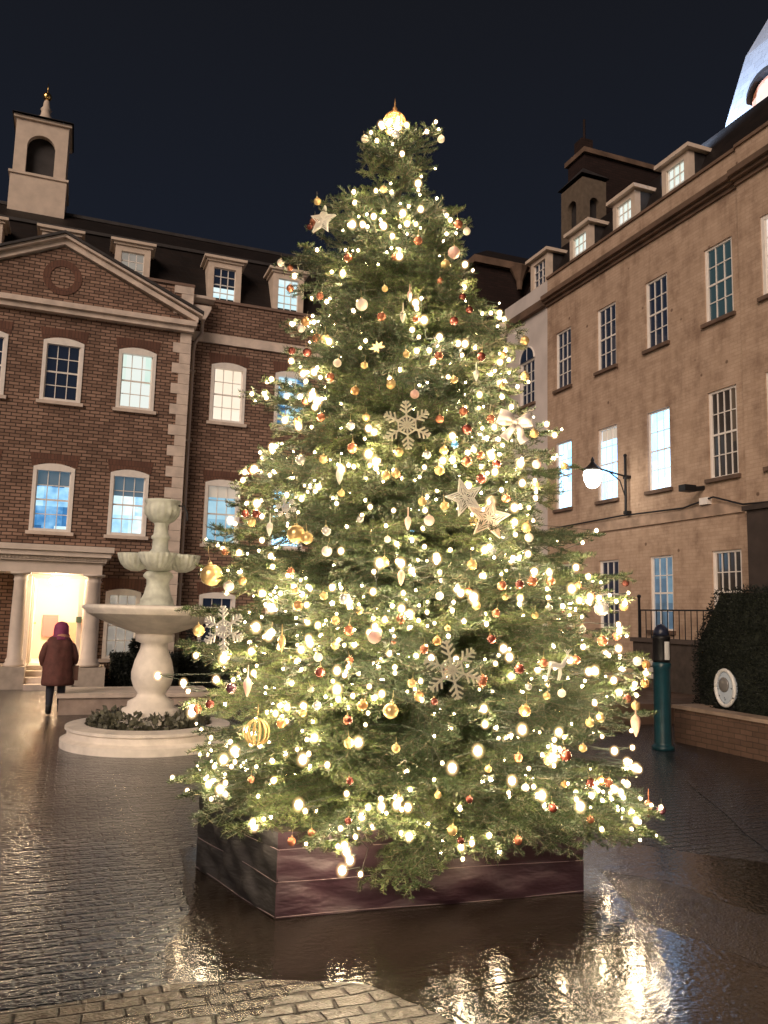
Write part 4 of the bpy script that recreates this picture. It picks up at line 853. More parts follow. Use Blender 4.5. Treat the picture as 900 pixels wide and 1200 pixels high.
trunk_limbs = []
z = .62; lev = 0
while z < 6.2:
    f = (z - .62) / 5.6
    n = int(round(15 - 9.5 * f)); off = rnd.uniform(0, 6.28)
    for k in range(n):
        az = off + 2 * PI * k / n + rnd.uniform(-.16, .16)
        zz = z + rnd.uniform(-.17, .17)
        if f < .12: rise = rnd.uniform(-.24, -.02)
        elif f < .5: rise = rnd.uniform(-.3, .2) + .12 * f
        else: rise = .02 + .32 * (f - .5) + rnd.uniform(-.16, .2)
        R = tree_r(max(.3, zz + rise)) * (rnd.uniform(.8, 1.0) if rnd.random() < .8 else rnd.uniform(.98, 1.09))
        facing = math.cos(az - CAMAZ)
        branch(zz, az, R, zz + rise, 1.0 if facing > -.35 else .55)
        trunk_limbs.append((zz, az, R * .5, rise * .2))
    z += .27 - .1 * f; lev += 1
# short inner branches that close the crown between the whorls
for _ in range(190):
    zz = rnd.uniform(.6, 5.6) if rnd.random() < .6 else rnd.uniform(.6, 2.6); az = rnd.uniform(0, 2 * PI); branch(zz, az, tree_r(zz) * rnd.uniform(.4, .74), zz + rnd.uniform(-.1, .15), .7)
for _ in range(70):
    zz = rnd.uniform(1.9, 3.9); branch(zz, CAMAZ + rnd.uniform(-1.6, 1.6), tree_r(zz) * rnd.uniform(.35, .6), zz + rnd.uniform(-.15, .15), .9)
# hanging skirt of the lowest boughs over the edge of the planter
for k in range(60):
    az = 2 * PI * k / 60 + rnd.uniform(-.1, .1); zz = rnd.uniform(.7, .95); branch(zz, az, rnd.uniform(1.4, 1.9), rnd.uniform(.44, .68), 1.0)
# where a line of sight meets the crown's outer surface (used to hang things on it)
def ray_dir(px, py): return (rt * ((px - 450) / FPX) + up * ((600 - py) / FPX) + fw).normalized()
def on_tree(px, py, k=.97):
    d = ray_dir(px, py); best = None
    for i in range(700):
        p = Vector((0, 0, EYE)) + d * (4.3 + i * .006); a = axis(p.z); q = math.hypot(p.x - a.x, p.y - a.y) - tree_r(p.z) * k
        if best is None or q < best[0]: best = (q, p)
        if q <= 0: break
    return best[1]
def to_px(p):
    v = p - Vector((0, 0, EYE)); return 450 + FPX * v.dot(rt) / v.dot(fw), 600 - FPX * v.dot(up) / v.dot(fw)

S = '''427.5,163,5,pale 517,163,5,pale 372,236,5,gold 368,260,6,copper 363,266,4,red 537,263,6,copper 547,271,5,pale 532,296,8,pink 522,311,7,gold 516,330,5,copper 408,302,6,copper 463,301,5,copper 424,357,8,pale 447,371,6,copper 488,374,5,copper 542,348,5,red 532,376,6,red 329,308,5,pale 340,314,4,copper 340,338,5,copper 375,347,5,copper 358,377,6,orange 353,385,5,pale 550,363,5,red 490,282,6,copper
342,411,5,red 360,413,6,red 371,396,6,copper 381,396,6,gold 387,442,6,copper 416,458,6,orange 427,428,5,gold 458,450,7,gold 349,494,6,orange 376,489,6,copper 411,499,6,silver 382,622,6,silver 352,539,7,silver 413,525,7,copper 379,538,6,gold 452,557,6,gold 464,555,6,gold 295,612,6,gold 287,602,5,red 300,602,6,red 422,609,5,silver
514,417,6,copper 564,418,6,red 458,451,6,gold 486,462,6,pink 532,445,5,gold 615,399,6,gold 615,441,6,gold 543,482,6,copper 575,491,6,copper 547,503,7,red 533,521,5,blue 520,528,6,gold 515,551,7,gold 564,561,7,red 500,533,6,silver 547,541,7,copper 612,513,5,copper 626,508,6,gold 661,546,5,gold 582,544,6,red 503,610,7,pink 465,556,5,copper 629,544,6,pink 593,584,6,copper 617,618,7,gold 620,630,6,pale
268,687,7,pale 383,646,7,pale 383,623,6,silver 404.5,702,8,silver 349,710,7,orange 393,727,6,gold 409,739,7,copper 375,788,7,red 271,806.5,7,purple 246,825,6,red 231,831,6,copper 330,847,7,orange 408,844,6,red 426,826,6,orange 355,836,5,gold 233,739,8,gold 393,756,6,gold
491,816,7,orange 464,877,6,gold 483,801,6,gold 424,827,7,orange 588.5,686,6,copper 524.5,736,4,gold 576,749,6,red 512,751,6,orange 497,761,6,copper 450,659,7,gold 553,662,7,gold 566,796,6,copper 509,822,5,red 469,726,7,copper 407,844,6,copper 409,871,7,gold
733,683,5,red 731,711,6,gold 588,687,6,copper 609,685,6,red 624,681,7,copper 645,681,6,copper 643,712,5,silver 693,699,6,copper 705,713,10,silver 706,751,7,copper 723,745,6,copper 609,784,7,red 637,777,6,copper 675,773,6,copper 615,833,8,orange 747,775,6,white 757,779,6,orange 756,801,6,orange 735,819,6,red 745,827,6,gold 691,847,6,gold 703,841,6,gold 663,885,8,red 644,891,8,gold 692,917,6,red 704,915,6,orange 713,917,6,copper 775,949,6,purple 565,800,6,copper 648,947,6,red
342,986,6,copper 410,915,5,red 408,962,5,red 365,976,5,copper 530,973,7,gold 540,985,5,red 607,985,6,copper 550,937,5,red 592,700,4,gold 660,720,5,red'''
# a bough for every decoration that hangs beyond the others
for tok in S.split() + '248,674,14,x 745,850,20,x 760,947,18,x 378,258,20,x 603,497,20,x'.split():
    x, y = [float(v) for v in tok.split(',')[:2]]; p_ = on_tree(x, y, .99) + Vector((0, 0, .05)); near = min((p_ - t_[0]).length for t_ in tips)
    if near > .1:
        zz = max(.6, min(6.1, p_.z + rnd.uniform(-.1, .12))); a = axis(zz); v = Vector((p_.x - a.x, p_.y - a.y)); branch(zz, math.atan2(v.y, v.x), v.length, p_.z, .8)
# leader and top shoots
top = axis(TIPZ)
add_seg(Vector((top.x, top.y, 5.9)), Vector((top.x, top.y, 6.36)), .3)
for az, zz, l, e in ((.3, 6.05, .42, .75), (2.0, 6.0, .35, .7), (3.6, 6.02, .38, .75), (4.4, 5.95, .36, .6), (5.4, 6.1, .36, .85), (5.9, 6.2, .32, .5), (1.1, 6.15, .3, .8), (2.9, 6.15, .26, .8)):
    p0 = Vector((top.x, top.y, zz)); dv = Vector((math.cos(az) * math.cos(e), math.sin(az) * math.cos(e), math.sin(e)))
    add_seg(p0, p0 + dv * l, .5); tips.append((p0 + dv * l, Vector((math.cos(az), math.sin(az), 0)), zz))
    for q in (.4, .62):
        for s_ in (-1, 1):
            sd = dv.cross(Vector((0, 0, 1))).normalized() * s_; add_seg(p0 + dv * l * q, p0 + dv * l * q + (dv * .7 + sd * .7) * l * .35, .4)

SA = np.array([tuple(s[0]) for s in segs]); SB = np.array([tuple(s[1]) for s in segs]); ST = np.array([s[2] for s in segs])
SD = SB - SA; SLN = np.linalg.norm(SD, axis=1); SDN = SD / SLN[:, None]
cnt = np.maximum(3, np.ceil(SLN / .0034).astype(int)); idx = np.repeat(np.arange(len(segs)), cnt)
tpos = (np.arange(cnt.sum()) - np.repeat(np.cumsum(cnt) - cnt, cnt) + rng.uniform(0, 1, cnt.sum())) / np.repeat(cnt, cnt)
N = len(idx); P0 = SA[idx] + SD[idx] * tpos[:, None]; D = SDN[idx]
U = np.cross(D, [0, 0, 1.0]); U /= np.maximum(np.linalg.norm(U, axis=1), 1e-6)[:, None]; V = np.cross(U, D)
ph = rng.uniform(0, 2 * PI, N); flip = (np.sin(ph) < -.1) & (rng.random(N) < .7); ph = np.where(flip, -ph, ph)
rad = U * np.cos(ph)[:, None] + V * np.sin(ph)[:, None]
nd = D * rng.uniform(.5, .68, N)[:, None] + rad * .8; nd /= np.linalg.norm(nd, axis=1)[:, None]
wd = np.cross(nd, rng.normal(0, 1, (N, 3))); wd /= np.linalg.norm(wd, axis=1)[:, None]
ln = rng.uniform(.027, .033, N)[:, None]; hw = .0026
nv = np.stack([P0 - wd * hw, P0 + wd * hw, P0 + nd * ln + wd * hw * .4, P0 + nd * ln - wd * hw * .4], 1).reshape(-1, 3)
tree = thing('christmas_tree', (2.6, 6.4, .5), 'tall fir Christmas tree covered with warm fairy lights and baubles in a purple planter', 'tree')
TO = np.array(origin(tree))
crown_m = bpy.data.materials.new('fir_needles'); crown_m.use_nodes = True
nt = crown_m.node_tree; b = nt.nodes['Principled BSDF']; at = nt.nodes.new('ShaderNodeAttribute'); at.attribute_name = 'tint'
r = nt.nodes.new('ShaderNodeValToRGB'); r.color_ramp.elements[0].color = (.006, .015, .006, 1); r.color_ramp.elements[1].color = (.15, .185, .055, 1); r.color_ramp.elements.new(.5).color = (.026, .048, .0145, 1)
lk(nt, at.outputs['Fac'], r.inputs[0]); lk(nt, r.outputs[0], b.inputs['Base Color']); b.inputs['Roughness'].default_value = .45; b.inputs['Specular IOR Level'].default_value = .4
tr_ = nt.nodes.new('ShaderNodeBsdfTranslucent'); lk(nt, r.outputs[0], tr_.inputs[0]); mxs = nt.nodes.new('ShaderNodeMixShader'); mxs.inputs[0].default_value = .18
lk(nt, b.outputs[0], mxs.inputs[1]); lk(nt, tr_.outputs[0], mxs.inputs[2]); lk(nt, mxs.outputs[0], nt.nodes['Material Output'].inputs[0])
TWIG = mat('fir_bark', (.07, .055, .03), .8)
# twig cores as thin triangular prisms in the same crown
M_ = len(segs); su = np.cross(SDN, [0, 0, 1.0]); su /= np.maximum(np.linalg.norm(su, axis=1), 1e-6)[:, None]; sv = np.cross(su, SDN); cr_ = .0036
ring = [su * cr_, -su * cr_ * .5 + sv * cr_ * .87, -su * cr_ * .5 - sv * cr_ * .87]
tv = np.stack([SA + ring[0], SA + ring[1], SA + ring[2], SB + ring[0], SB + ring[1], SB + ring[2]], 1).reshape(-1, 3)
allv = np.concatenate([nv, tv]) - TO
qn = np.arange(N * 4, dtype=np.int32)
b0 = N * 4 + np.arange(M_)[:, None] * 6
tq = np.concatenate([b0 + np.array([[0, 1, 4, 3]]), b0 + np.array([[1, 2, 5, 4]]), b0 + np.array([[2, 0, 3, 5]])], 1).astype(np.int32).ravel()
li = np.concatenate([qn, tq]); nf = len(li) // 4
me = bpy.data.meshes.new('crown'); me.vertices.add(len(allv)); me.vertices.foreach_set('co', allv.astype(np.float32).ravel())
me.loops.add(len(li)); me.loops.foreach_set('vertex_index', li); me.polygons.add(nf); me.polygons.foreach_set('loop_start', np.arange(0, nf * 4, 4, dtype=np.int32))
me.materials.append(crown_m); me.materials.append(TWIG)
mi = np.zeros(nf, dtype=np.int32); mi[N:] = 1; me.polygons.foreach_set('material_index', mi)
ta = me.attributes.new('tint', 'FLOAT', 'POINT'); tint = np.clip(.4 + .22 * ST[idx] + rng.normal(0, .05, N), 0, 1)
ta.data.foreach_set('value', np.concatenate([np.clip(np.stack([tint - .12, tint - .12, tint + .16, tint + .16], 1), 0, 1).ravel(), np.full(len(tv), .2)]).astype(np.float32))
me.update(calc_edges=True)
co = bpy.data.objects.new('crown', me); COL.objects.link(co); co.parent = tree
print('needles', N, 'twigs', M_, 'tips', len(tips))
p = MB(); p.tube([(axis(zz).x, axis(zz).y, zz) for zz in np.linspace(.44, 6.2, 16)], .1, 6, .01)
for zz, az, l, rs in trunk_limbs:
    a = axis(zz); c = Vector((a.x, a.y, zz)); p.tube([c, c + Vector((math.cos(az) * l * .5, math.sin(az) * l * .5, rs * .4)), c + Vector((math.cos(az) * l, math.sin(az) * l, rs))], .016, 5, .007)
p.build('trunk', TWIG, tree)

# ------------------------------------------------------------------ fairy lights
def glow_shell_mat(name, core, rim, s):
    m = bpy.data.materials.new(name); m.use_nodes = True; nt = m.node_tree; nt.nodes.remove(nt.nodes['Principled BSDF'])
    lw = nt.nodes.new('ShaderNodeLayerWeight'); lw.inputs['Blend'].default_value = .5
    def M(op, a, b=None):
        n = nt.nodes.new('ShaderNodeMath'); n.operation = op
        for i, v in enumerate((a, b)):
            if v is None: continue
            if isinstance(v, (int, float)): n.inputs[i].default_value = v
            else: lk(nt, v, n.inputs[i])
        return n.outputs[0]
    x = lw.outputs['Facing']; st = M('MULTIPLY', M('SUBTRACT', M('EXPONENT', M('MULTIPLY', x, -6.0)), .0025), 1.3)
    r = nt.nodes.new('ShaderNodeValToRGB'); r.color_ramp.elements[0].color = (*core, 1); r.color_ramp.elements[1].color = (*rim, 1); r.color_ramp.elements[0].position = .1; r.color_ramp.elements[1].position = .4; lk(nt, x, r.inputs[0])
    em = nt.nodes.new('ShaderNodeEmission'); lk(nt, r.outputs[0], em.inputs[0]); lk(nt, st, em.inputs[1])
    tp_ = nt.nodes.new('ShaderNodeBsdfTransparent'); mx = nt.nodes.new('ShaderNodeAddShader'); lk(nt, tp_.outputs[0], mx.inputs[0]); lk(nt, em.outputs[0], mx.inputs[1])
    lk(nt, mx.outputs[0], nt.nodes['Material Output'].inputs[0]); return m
# a small bright lamp; the additive shell around it paints lens glow
GLOW_SHELL = glow_shell_mat('bulb_glow_shell', (1, .8, .5), (1, .58, .22), 0); GLOW_SHELL.cycles.emission_sampling = 'NONE'
bulbmesh = []
for cc, es_ in (((1, .75, .45), 360), ((1, .8, .54), 290)):
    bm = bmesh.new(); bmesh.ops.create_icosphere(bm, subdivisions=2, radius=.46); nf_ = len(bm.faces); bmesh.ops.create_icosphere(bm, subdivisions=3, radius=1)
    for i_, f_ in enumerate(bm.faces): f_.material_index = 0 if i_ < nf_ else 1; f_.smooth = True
    me = bpy.data.meshes.new('bulb'); bm.to_mesh(me); bm.free(); me.materials.append(mat('warm_white_lamp', (.9, .85, .75), .3, emit=cc, es=es_)); me.materials.append(GLOW_SHELL); bulbmesh.append(me)
WIRE = mat('green_light_wire', (.006, .012, .006), .6)
big = [(490, 215), (493, 245), (472, 250), (477, 262), (355, 438), (368, 436), (366, 463), (369, 477), (372, 470), (432, 502), (440, 541), (432, 532), (395, 786), (395, 808), (350, 943), (447, 945), (465, 943), (478, 946), (406, 998), (401, 1020), (410, 1008), (512, 655), (262, 772), (185, 792), (610, 543), (612, 566), (575, 532), (580, 553), (635, 932), (648, 888), (655, 858), (612, 855), (720, 880), (735, 893), (745, 900), (690, 787), (697, 786), (725, 760), (670, 690), (603, 595), (575, 588), (298, 550), (301, 590), (270, 610), (318, 712), (350, 500), (515, 395), (545, 403), (497, 375), (545, 310), (468, 300), (450, 265), (413, 263), (425, 263), (540, 695), (555, 700), (487, 355), (590, 760), (597, 770), (400, 550), (445, 660), (470, 660), (215, 800), (225, 835), (300, 735), (315, 745), (355, 890), (420, 870), (262, 890), (275, 880), (258, 925), (298, 968), (530, 900), (560, 880), (600, 915), (680, 945), (720, 925), (480, 720)]
cands = []
for p_, o_, z0 in tips:
    a = axis(p_.z); rr_ = math.hypot(p_.x - a.x, p_.y - a.y); fr = rr_ / max(.05, tree_r(p_.z))
    if fr > .55 and p_.z > .42: cands.append((p_ + o_ * .02 + Vector((0, 0, rnd.uniform(-.03, .04))), z0))
rnd.shuffle(cands)
NB = 860
frontc = [c for c in cands if math.cos(math.atan2(c[0].y - 6.4, c[0].x - 2.6) - CAMAZ) > -.25]; backc = [c for c in cands if math.cos(math.atan2(c[0].y - 6.4, c[0].x - 2.6) - CAMAZ) <= -.25]
def clump(p_): return math.sin(p_.x * 3.1 + 1.3 * p_.z) * math.sin(p_.z * 3.7 + .8) + math.sin(p_.y * 2.9 + p_.x * 1.7 - p_.z * 2.1) * .8 + rnd.uniform(-1.1, 1.3)
frontc = [c for c in frontc if clump(c[0]) > 0]; backc = [c for c in backc if clump(c[0]) > 0]
pts = [c[0] for c in frontc[:840]] + [c[0] for c in backc[:150]]
inner = [(p_ + (Vector((axis(p_.z).x, axis(p_.z).y, p_.z)) - p_) * rnd.uniform(.22, .4)) for p_, _ in frontc[840:930]]  # extra bulbs deeper in the crown, added for a glow from within
pts += inner
pts = [(p_, rnd.choice([.013, .016, .019, .023, .027, .032, .037])) for p_ in pts]
for x, y in big:
    p_ = on_tree(x, y, 1.0); pts.append((p_, rnd.uniform(.036, .048)))
    for _ in range(1): pts.append((p_ + Vector((rnd.gauss(0, .06), rnd.gauss(0, .06), rnd.gauss(0, .05))), rnd.uniform(.015, .025)))
pts.sort(key=lambda t: t[0].z)
per = 98; where = ['along the lowest boughs over the planter', 'on the boughs just above the planter', 'on the broad lower boughs beside the fountain pool', 'level with the lower gold snowflake', 'just above the lower gold snowflake', 'level with the big gold baubles', 'level with the pale hanging star', 'just below the upper gold snowflake', 'level with the upper gold snowflake and white bow', 'a little above the upper gold snowflake', 'on the narrowing upper third of the tree', 'high up where the tree narrows', 'just below the wicker topper', 'close under the wicker topper']
nst = math.ceil(len(pts) / per); per = math.ceil(len(pts) / nst)
for i in range(nst):
    ch = pts[i * per:(i + 1) * per]
    c0 = sum((p_ for p_, _ in ch), Vector()) / len(ch)
    root = thing('fairy_light_string', (axis(c0.z).x, axis(c0.z).y, c0.z), 'string of warm white fairy lights ' + where[min(len(where) - 1, round(i * (len(where) - 1) / (nst - 1)))], 'fairy lights', 'strings of fairy lights wound round the tree')
    ch.sort(key=lambda t: math.atan2(t[0].y - axis(t[0].z).y, t[0].x - axis(t[0].z).x))
    run = [ch.pop(0)]
    while ch: j = min(range(len(ch)), key=lambda q: (ch[q][0] - run[-1][0]).length); run.append(ch.pop(j))
    ch = run
    wv = MB()
    for (a, _), (b_, _) in zip(ch, ch[1:]):
        if True:
            md = (a + b_) / 2; ax_ = axis(md.z); md = md + (Vector((ax_.x, ax_.y, md.z)) - md) * (.06 + min(.5, (a - b_).length * .45)) - Vector((0, 0, .03)); wv.tube([a, md, b_], .003, 4)
    wv.build('wire', WIRE, root)
    for p_, r_ in ch:
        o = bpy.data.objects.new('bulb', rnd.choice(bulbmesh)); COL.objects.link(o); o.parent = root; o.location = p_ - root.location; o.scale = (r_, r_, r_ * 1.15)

# ------------------------------------------------------------------ topper
tp = on_tree(464, 146, .6); a = axis(6.5); tpc = Vector((a.x, a.y, 6.45))
to = thing('tree_topper', tpc, 'golden wicker ball topper with a spike glowing at the tip of the tree', 'topper')
WICK = mat('gold_wicker', (.75, .42, .16), .4, metal=.4)
p = MB(); g = random.Random(3)
for _ in range(16):
    n = Vector((g.gauss(0, 1), g.gauss(0, 1), g.gauss(0, 1))).normalized(); u_ = n.orthogonal().normalized(); v_ = n.cross(u_)
    p.tube([tpc + (u_ * math.cos(t) + v_ * math.sin(t)) * .105 for t in np.linspace(0, 2 * PI, 25)], .005, 5)
p.build('ball', WICK, to, True)
p = MB(); p.lathe(tpc + Vector((0, 0, .1)), [(.03, 0), (.018, .03), (.022, .05), (.008, .07), (.006, .1), (.001, .15)], 8); p.build('spike', WICK, to, True)
for k in range(9):
    q_ = tpc + Vector((g.uniform(-.06, .06), g.uniform(-.06, .06), g.uniform(-.07, .05)))
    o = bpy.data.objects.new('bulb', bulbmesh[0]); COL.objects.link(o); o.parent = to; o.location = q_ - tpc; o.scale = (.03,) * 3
for dx, dz in ((-.07, -.09), (-.085, -.06), (.0, -.12), (.04, -.1)):
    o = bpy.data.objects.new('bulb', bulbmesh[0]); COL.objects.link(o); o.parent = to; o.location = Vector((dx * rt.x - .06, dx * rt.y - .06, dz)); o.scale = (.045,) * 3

# ------------------------------------------------------------------ ornaments
OM = dict(copper=mat('copper_glass', (.4, .15, .08), .2, metal=.55), gold=mat('gold_glass', (.85, .6, .27), .2, metal=.6), red=mat('dark_red_glass', (.13, .03, .02), .2, metal=.4), orange=mat('orange_gold_glass', (.62, .34, .14), .22, metal=.55),
          pale=mat('pale_pearl_glass', (.8, .68, .56), .3, spec=.6), pink=mat('pale_pink_glass', (.72, .45, .38), .35, spec=.6), silver=mat('silver_glass', (.8, .77, .72), .14, metal=.7), white=mat('white_glass', (.85, .82, .78), .3), blue=mat('blue_glass', (.1, .3, .6), .2, metal=.6), purple=mat('dark_purple_glass', (.06, .02, .03), .1, spec=.8))
CAP = mat('ornament_cap', (.8, .62, .35), .3, metal=1)
bmesh_ = {}
def bauble_meshes(c):
    if c not in bmesh_:
        b = MB(); b.ball((0, 0, 0), 1, 22); o = b.build('bauble', OM[c], None, True); me = o.data; bpy.data.objects.remove(o)
        k = MB(); k.lathe((0, 0, .96), [(.22, 0), (.22, .2), (.14, .24)], 10); k.tube([(0, .12 * math.cos(t), 1.28 + .12 * math.sin(t)) for t in np.linspace(0, 2 * PI, 9)], .03, 4); k.tube([(0, 0, 1.38), (.1, .05, 2.6)], .02, 4)
        o = k.build('hanger', CAP, None, True); me2 = o.data; bpy.data.objects.remove(o); bmesh_[c] = (me, me2)
    return bmesh_[c]
LAND = [('wicker topper', 464, 146), ('upper gold snowflake', 477, 498), ('lower gold snowflake', 530, 785), ('pale hanging star', 573, 605), ('white bow', 603, 497), ('largest gold bauble', 248, 674), ('white star high on the tree', 378, 255), ('joined gold baubles', 347, 626), ('white glitter snowflake', 262, 735), ('clear gold hoop bauble', 301, 858), ('white reindeer ornament', 657, 778), ('large round pink bauble', 439, 746), ('red flecked gold bauble', 458, 833), ('rose ribbon drop', 745, 845), ('front corner of the planter', 321, 1000)]
ORD = ['nearest', 'second nearest', 'third nearest', 'fourth nearest', 'fifth nearest', 'sixth nearest', 'seventh nearest', 'eighth nearest', 'ninth nearest', 'tenth nearest', 'eleventh nearest', 'twelfth nearest']
WORDC = dict(copper='copper', gold='gold', red='dark red', orange='orange gold', pale='pale pearl', pink='pale pink', silver='silver', white='white', blue='blue', purple='dark purple')
queue = []
def bauble(px, py, rpx, c, label=None, k=.99):
    queue.append((px, py, rpx, c, label, k))
for tok in S.split():
    x, y, r_, c = tok.split(','); bauble(float(x), float(y), float(r_), c)
bauble(439, 746, 9.5, 'pink', 'largest round pale pink bauble in the middle of the lower tree'); bauble(458, 833, 10.5, 'gold', 'large shiny gold bauble with a dark red reflection low in the tree front')
bauble(248, 674, 14.5, 'gold', 'largest gold bauble on the bough tip beside the fountain basin'); bauble(347, 626, 12.5, 'gold', 'big gold bauble with a smaller gold one touching it'); bauble(360, 631, 8, 'gold', 'smaller gold bauble touching the big gold one near mid tree')
cols = ['copper', 'gold', 'gold', 'orange', 'gold', 'pale', 'copper', 'silver']
taken = [(q_[0], q_[1]) for q_ in queue]
tries = 0; extra = 0
while extra < 55 and tries < 4000:
    tries += 1; p_, o_, z0 = rnd.choice(tips)
    if math.cos(math.atan2(p_.y - 6.4, p_.x - 2.6) - CAMAZ) < .05 or p_.z < .6: continue
    x, y = to_px(p_)
    if min(math.hypot(x - a_, y - b_) for a_, b_ in taken) < 17: continue
    taken.append((x, y)); queue.append((x, y, rnd.choice([4.5, 5, 5.5, 6]), rnd.choice(cols), None, None)); extra += 1
by = {}
for i, (x, y, r_, c, lab, k) in enumerate(queue):
    if lab: continue
    nm, lx, ly = min(LAND, key=lambda l: math.hypot(l[1] - x, l[2] - y)); dx, dy = x - lx, y - ly
    vert = 'above' if dy < 0 else 'below'; horz = 'left' if dx < 0 else 'right'
    dr = vert if abs(dy) > 2.4 * abs(dx) else ('left of' if dx < 0 else 'right of') if abs(dx) > 2.4 * abs(dy) else f'{vert} and {horz} of'
    by.setdefault((nm, dr, c), []).append((math.hypot(dx, dy), i))
labs = {}
for (nm, dr, c), v in by.items():
    for j, (_, i) in enumerate(sorted(v)):
        one = len(v) == 1
        labs[i] = f'small {WORDC[c]} bauble {dr} the {nm}' if one else f'{WORDC[c]} bauble {dr} the {nm}, {ORD[min(j, 11)]}'
for i, (x, y, r_, c, lab, k) in enumerate(queue):
    p_ = on_tree(x, y, k or .97); dist = (p_ - Vector((0, 0, EYE))).dot(fw); R_ = .88 * r_ * dist / FPX
    bo_ = bpy.data.objects.new('bauble', None); COL.objects.link(bo_); bo_.location = p_
    m1, m2 = bauble_meshes(c)
    bo_.empty_display_size = .02
    tag(bo_, lab or labs[i], 'bauble', 'baubles hanging on the Christmas tree')
    for nm, me_ in (('glass_ball', m1), ('hanger', m2)):
        o = bpy.data.objects.new(nm, me_); COL.objects.link(o); o.parent = bo_; o.scale = (R_,) * 3; o.rotation_euler = (rnd.uniform(-.2, .2), rnd.uniform(-.2, .2), rnd.uniform(0, 6))

# frame that faces the square from a place on the crown
def face_frame(px, py, k=1.04, tilt=0.0):
    c = on_tree(px, py, k); a = axis(c.z); n = Vector((c.x - a.x, c.y - a.y, 0)).normalized(); n = (n + Vector((-.35, -.93, 0)) * 1.2 + Vector((0, 0, .1))).normalized()
    x_ = Vector((0, 0, 1)).cross(n).normalized() * 1; y_ = n.cross(x_); ct, st_ = math.cos(tilt), math.sin(tilt); X, Y = x_ * ct + y_ * st_, -x_ * st_ + y_ * ct
    return c, (lambda u, d, v: tuple(c + X * u + Y * v + n * d)), (c - Vector((0, 0, EYE))).length / FPX
GLIT = mat('gold_glitter', (.9, .76, .56), .45, metal=.1, noise=.35, nscale=220, bump=.6, bscale=300)
WGLIT = mat('white_glitter', (.85, .8, .72), .4, noise=.2, nscale=200, bump=.6, bscale=300)
ROSE = mat('rose_gold_glitter', (.75, .45, .34), .35, metal=.3, noise=.3, nscale=200, bump=.5, bscale=300)
def snowflake(px, py, rpx, material, label, tilt, kk=1.14):
    c, F, k = face_frame(px, py, kk, tilt); R_ = rpx * k * .97; mb = MB()
    def bar(a, b_, w_, d0=-.005, d1=.005):
        d = Vector((b_[0] - a[0], b_[1] - a[1])).normalized(); n = Vector((-d.y, d.x)) * w_ / 2
        mb.prism(F, [(a[0] - n.x, a[1] - n.y), (b_[0] - n.x, b_[1] - n.y), (b_[0] + n.x, b_[1] + n.y), (a[0] + n.x, a[1] + n.y)], d0, d1)
    for i in range(6):
        t = PI / 2 + i * PI / 3; cd = (math.cos(t), math.sin(t)); P_ = lambda r_, a=0: (R_ * r_ * math.cos(t + a), R_ * r_ * math.sin(t + a))
        bar(P_(0), P_(1), R_ * .075)
        for r_, l in ((.5, .3), (.7, .25), (.88, .16)):
            for s_ in (-1, 1):
                a0 = P_(r_); an = t + s_ * .9; bar(a0, (a0[0] + R_ * l * math.cos(an), a0[1] + R_ * l * math.sin(an)), R_ * .065, -.004, .006)
        bar(P_(.4), P_(.4, PI / 3), R_ * .06, -.0035, .0045)
        bar(P_(.26, PI / 6 - .15), P_(.26, PI / 6 + .15), R_ * .05, -.003, .004); bar((0, 0), P_(.34, PI / 6), R_ * .05, -.003, .0035)
    o = mb.build('snowflake', material, None, base=c)
    return tag(o, label, 'snowflake')
snowflake(477, 498, 30, GLIT, 'gold glitter snowflake hanging high on the tree front beside the white bow', .08)
snowflake(530, 785, 35, GLIT, 'gold glitter snowflake hanging low on the tree front above the planter', .22, 1.22)
snowflake(262, 737, 27, WGLIT, 'white glitter snowflake among bright lights beside the fountain basin', .1)
snowflake(335, 595, 13, WGLIT, 'tiny white snowflake above the pair of joined gold baubles', .3)
def star(px, py, rpx, material, label, tilt, bars=True):
    c, F, k = face_frame(px, py, 1.05, tilt); R_ = rpx * k; mb = MB()
    pt = lambda s_: [(R_ * s_ * (1 if i % 2 == 0 else .45) * math.cos(PI / 2 + i * PI / 5), R_ * s_ * (1 if i % 2 == 0 else .45) * math.sin(PI / 2 + i * PI / 5)) for i in range(10)]
    for s0, s1, d in ((1, .86, .012), (.74, .64, .01), (.5, .42, .009)):
        a, b_ = pt(s0), pt(s1)
        for i in range(10): mb.prism(F, [a[i], a[(i + 1) % 10], b_[(i + 1) % 10], b_[i]], -d, d)
    a = pt(.95)
    for i in range(10):
        d = Vector(a[i]).normalized(); n = Vector((-d.y, d.x)) * R_ * .025; mb.prism(F, [(n.x, n.y), (-n.x, -n.y), (a[i][0] - n.x, a[i][1] - n.y), (a[i][0] + n.x, a[i][1] + n.y)], -.006, .0065)
    return tag(mb.build('star_ornament', material, None, base=c), label, 'star')
star(573, 607, 27, mat('pale_wood', (.75, .6, .46), .6, noise=.15, nscale=40), 'pale wooden openwork star hanging right of mid tree', -.12)
star(545, 583, 24, WGLIT, 'white glitter star half hidden just above the pale wooden star', .3)
star(378, 258, 17, WGLIT, 'white star edge on among copper baubles high on the tree', 1.1)
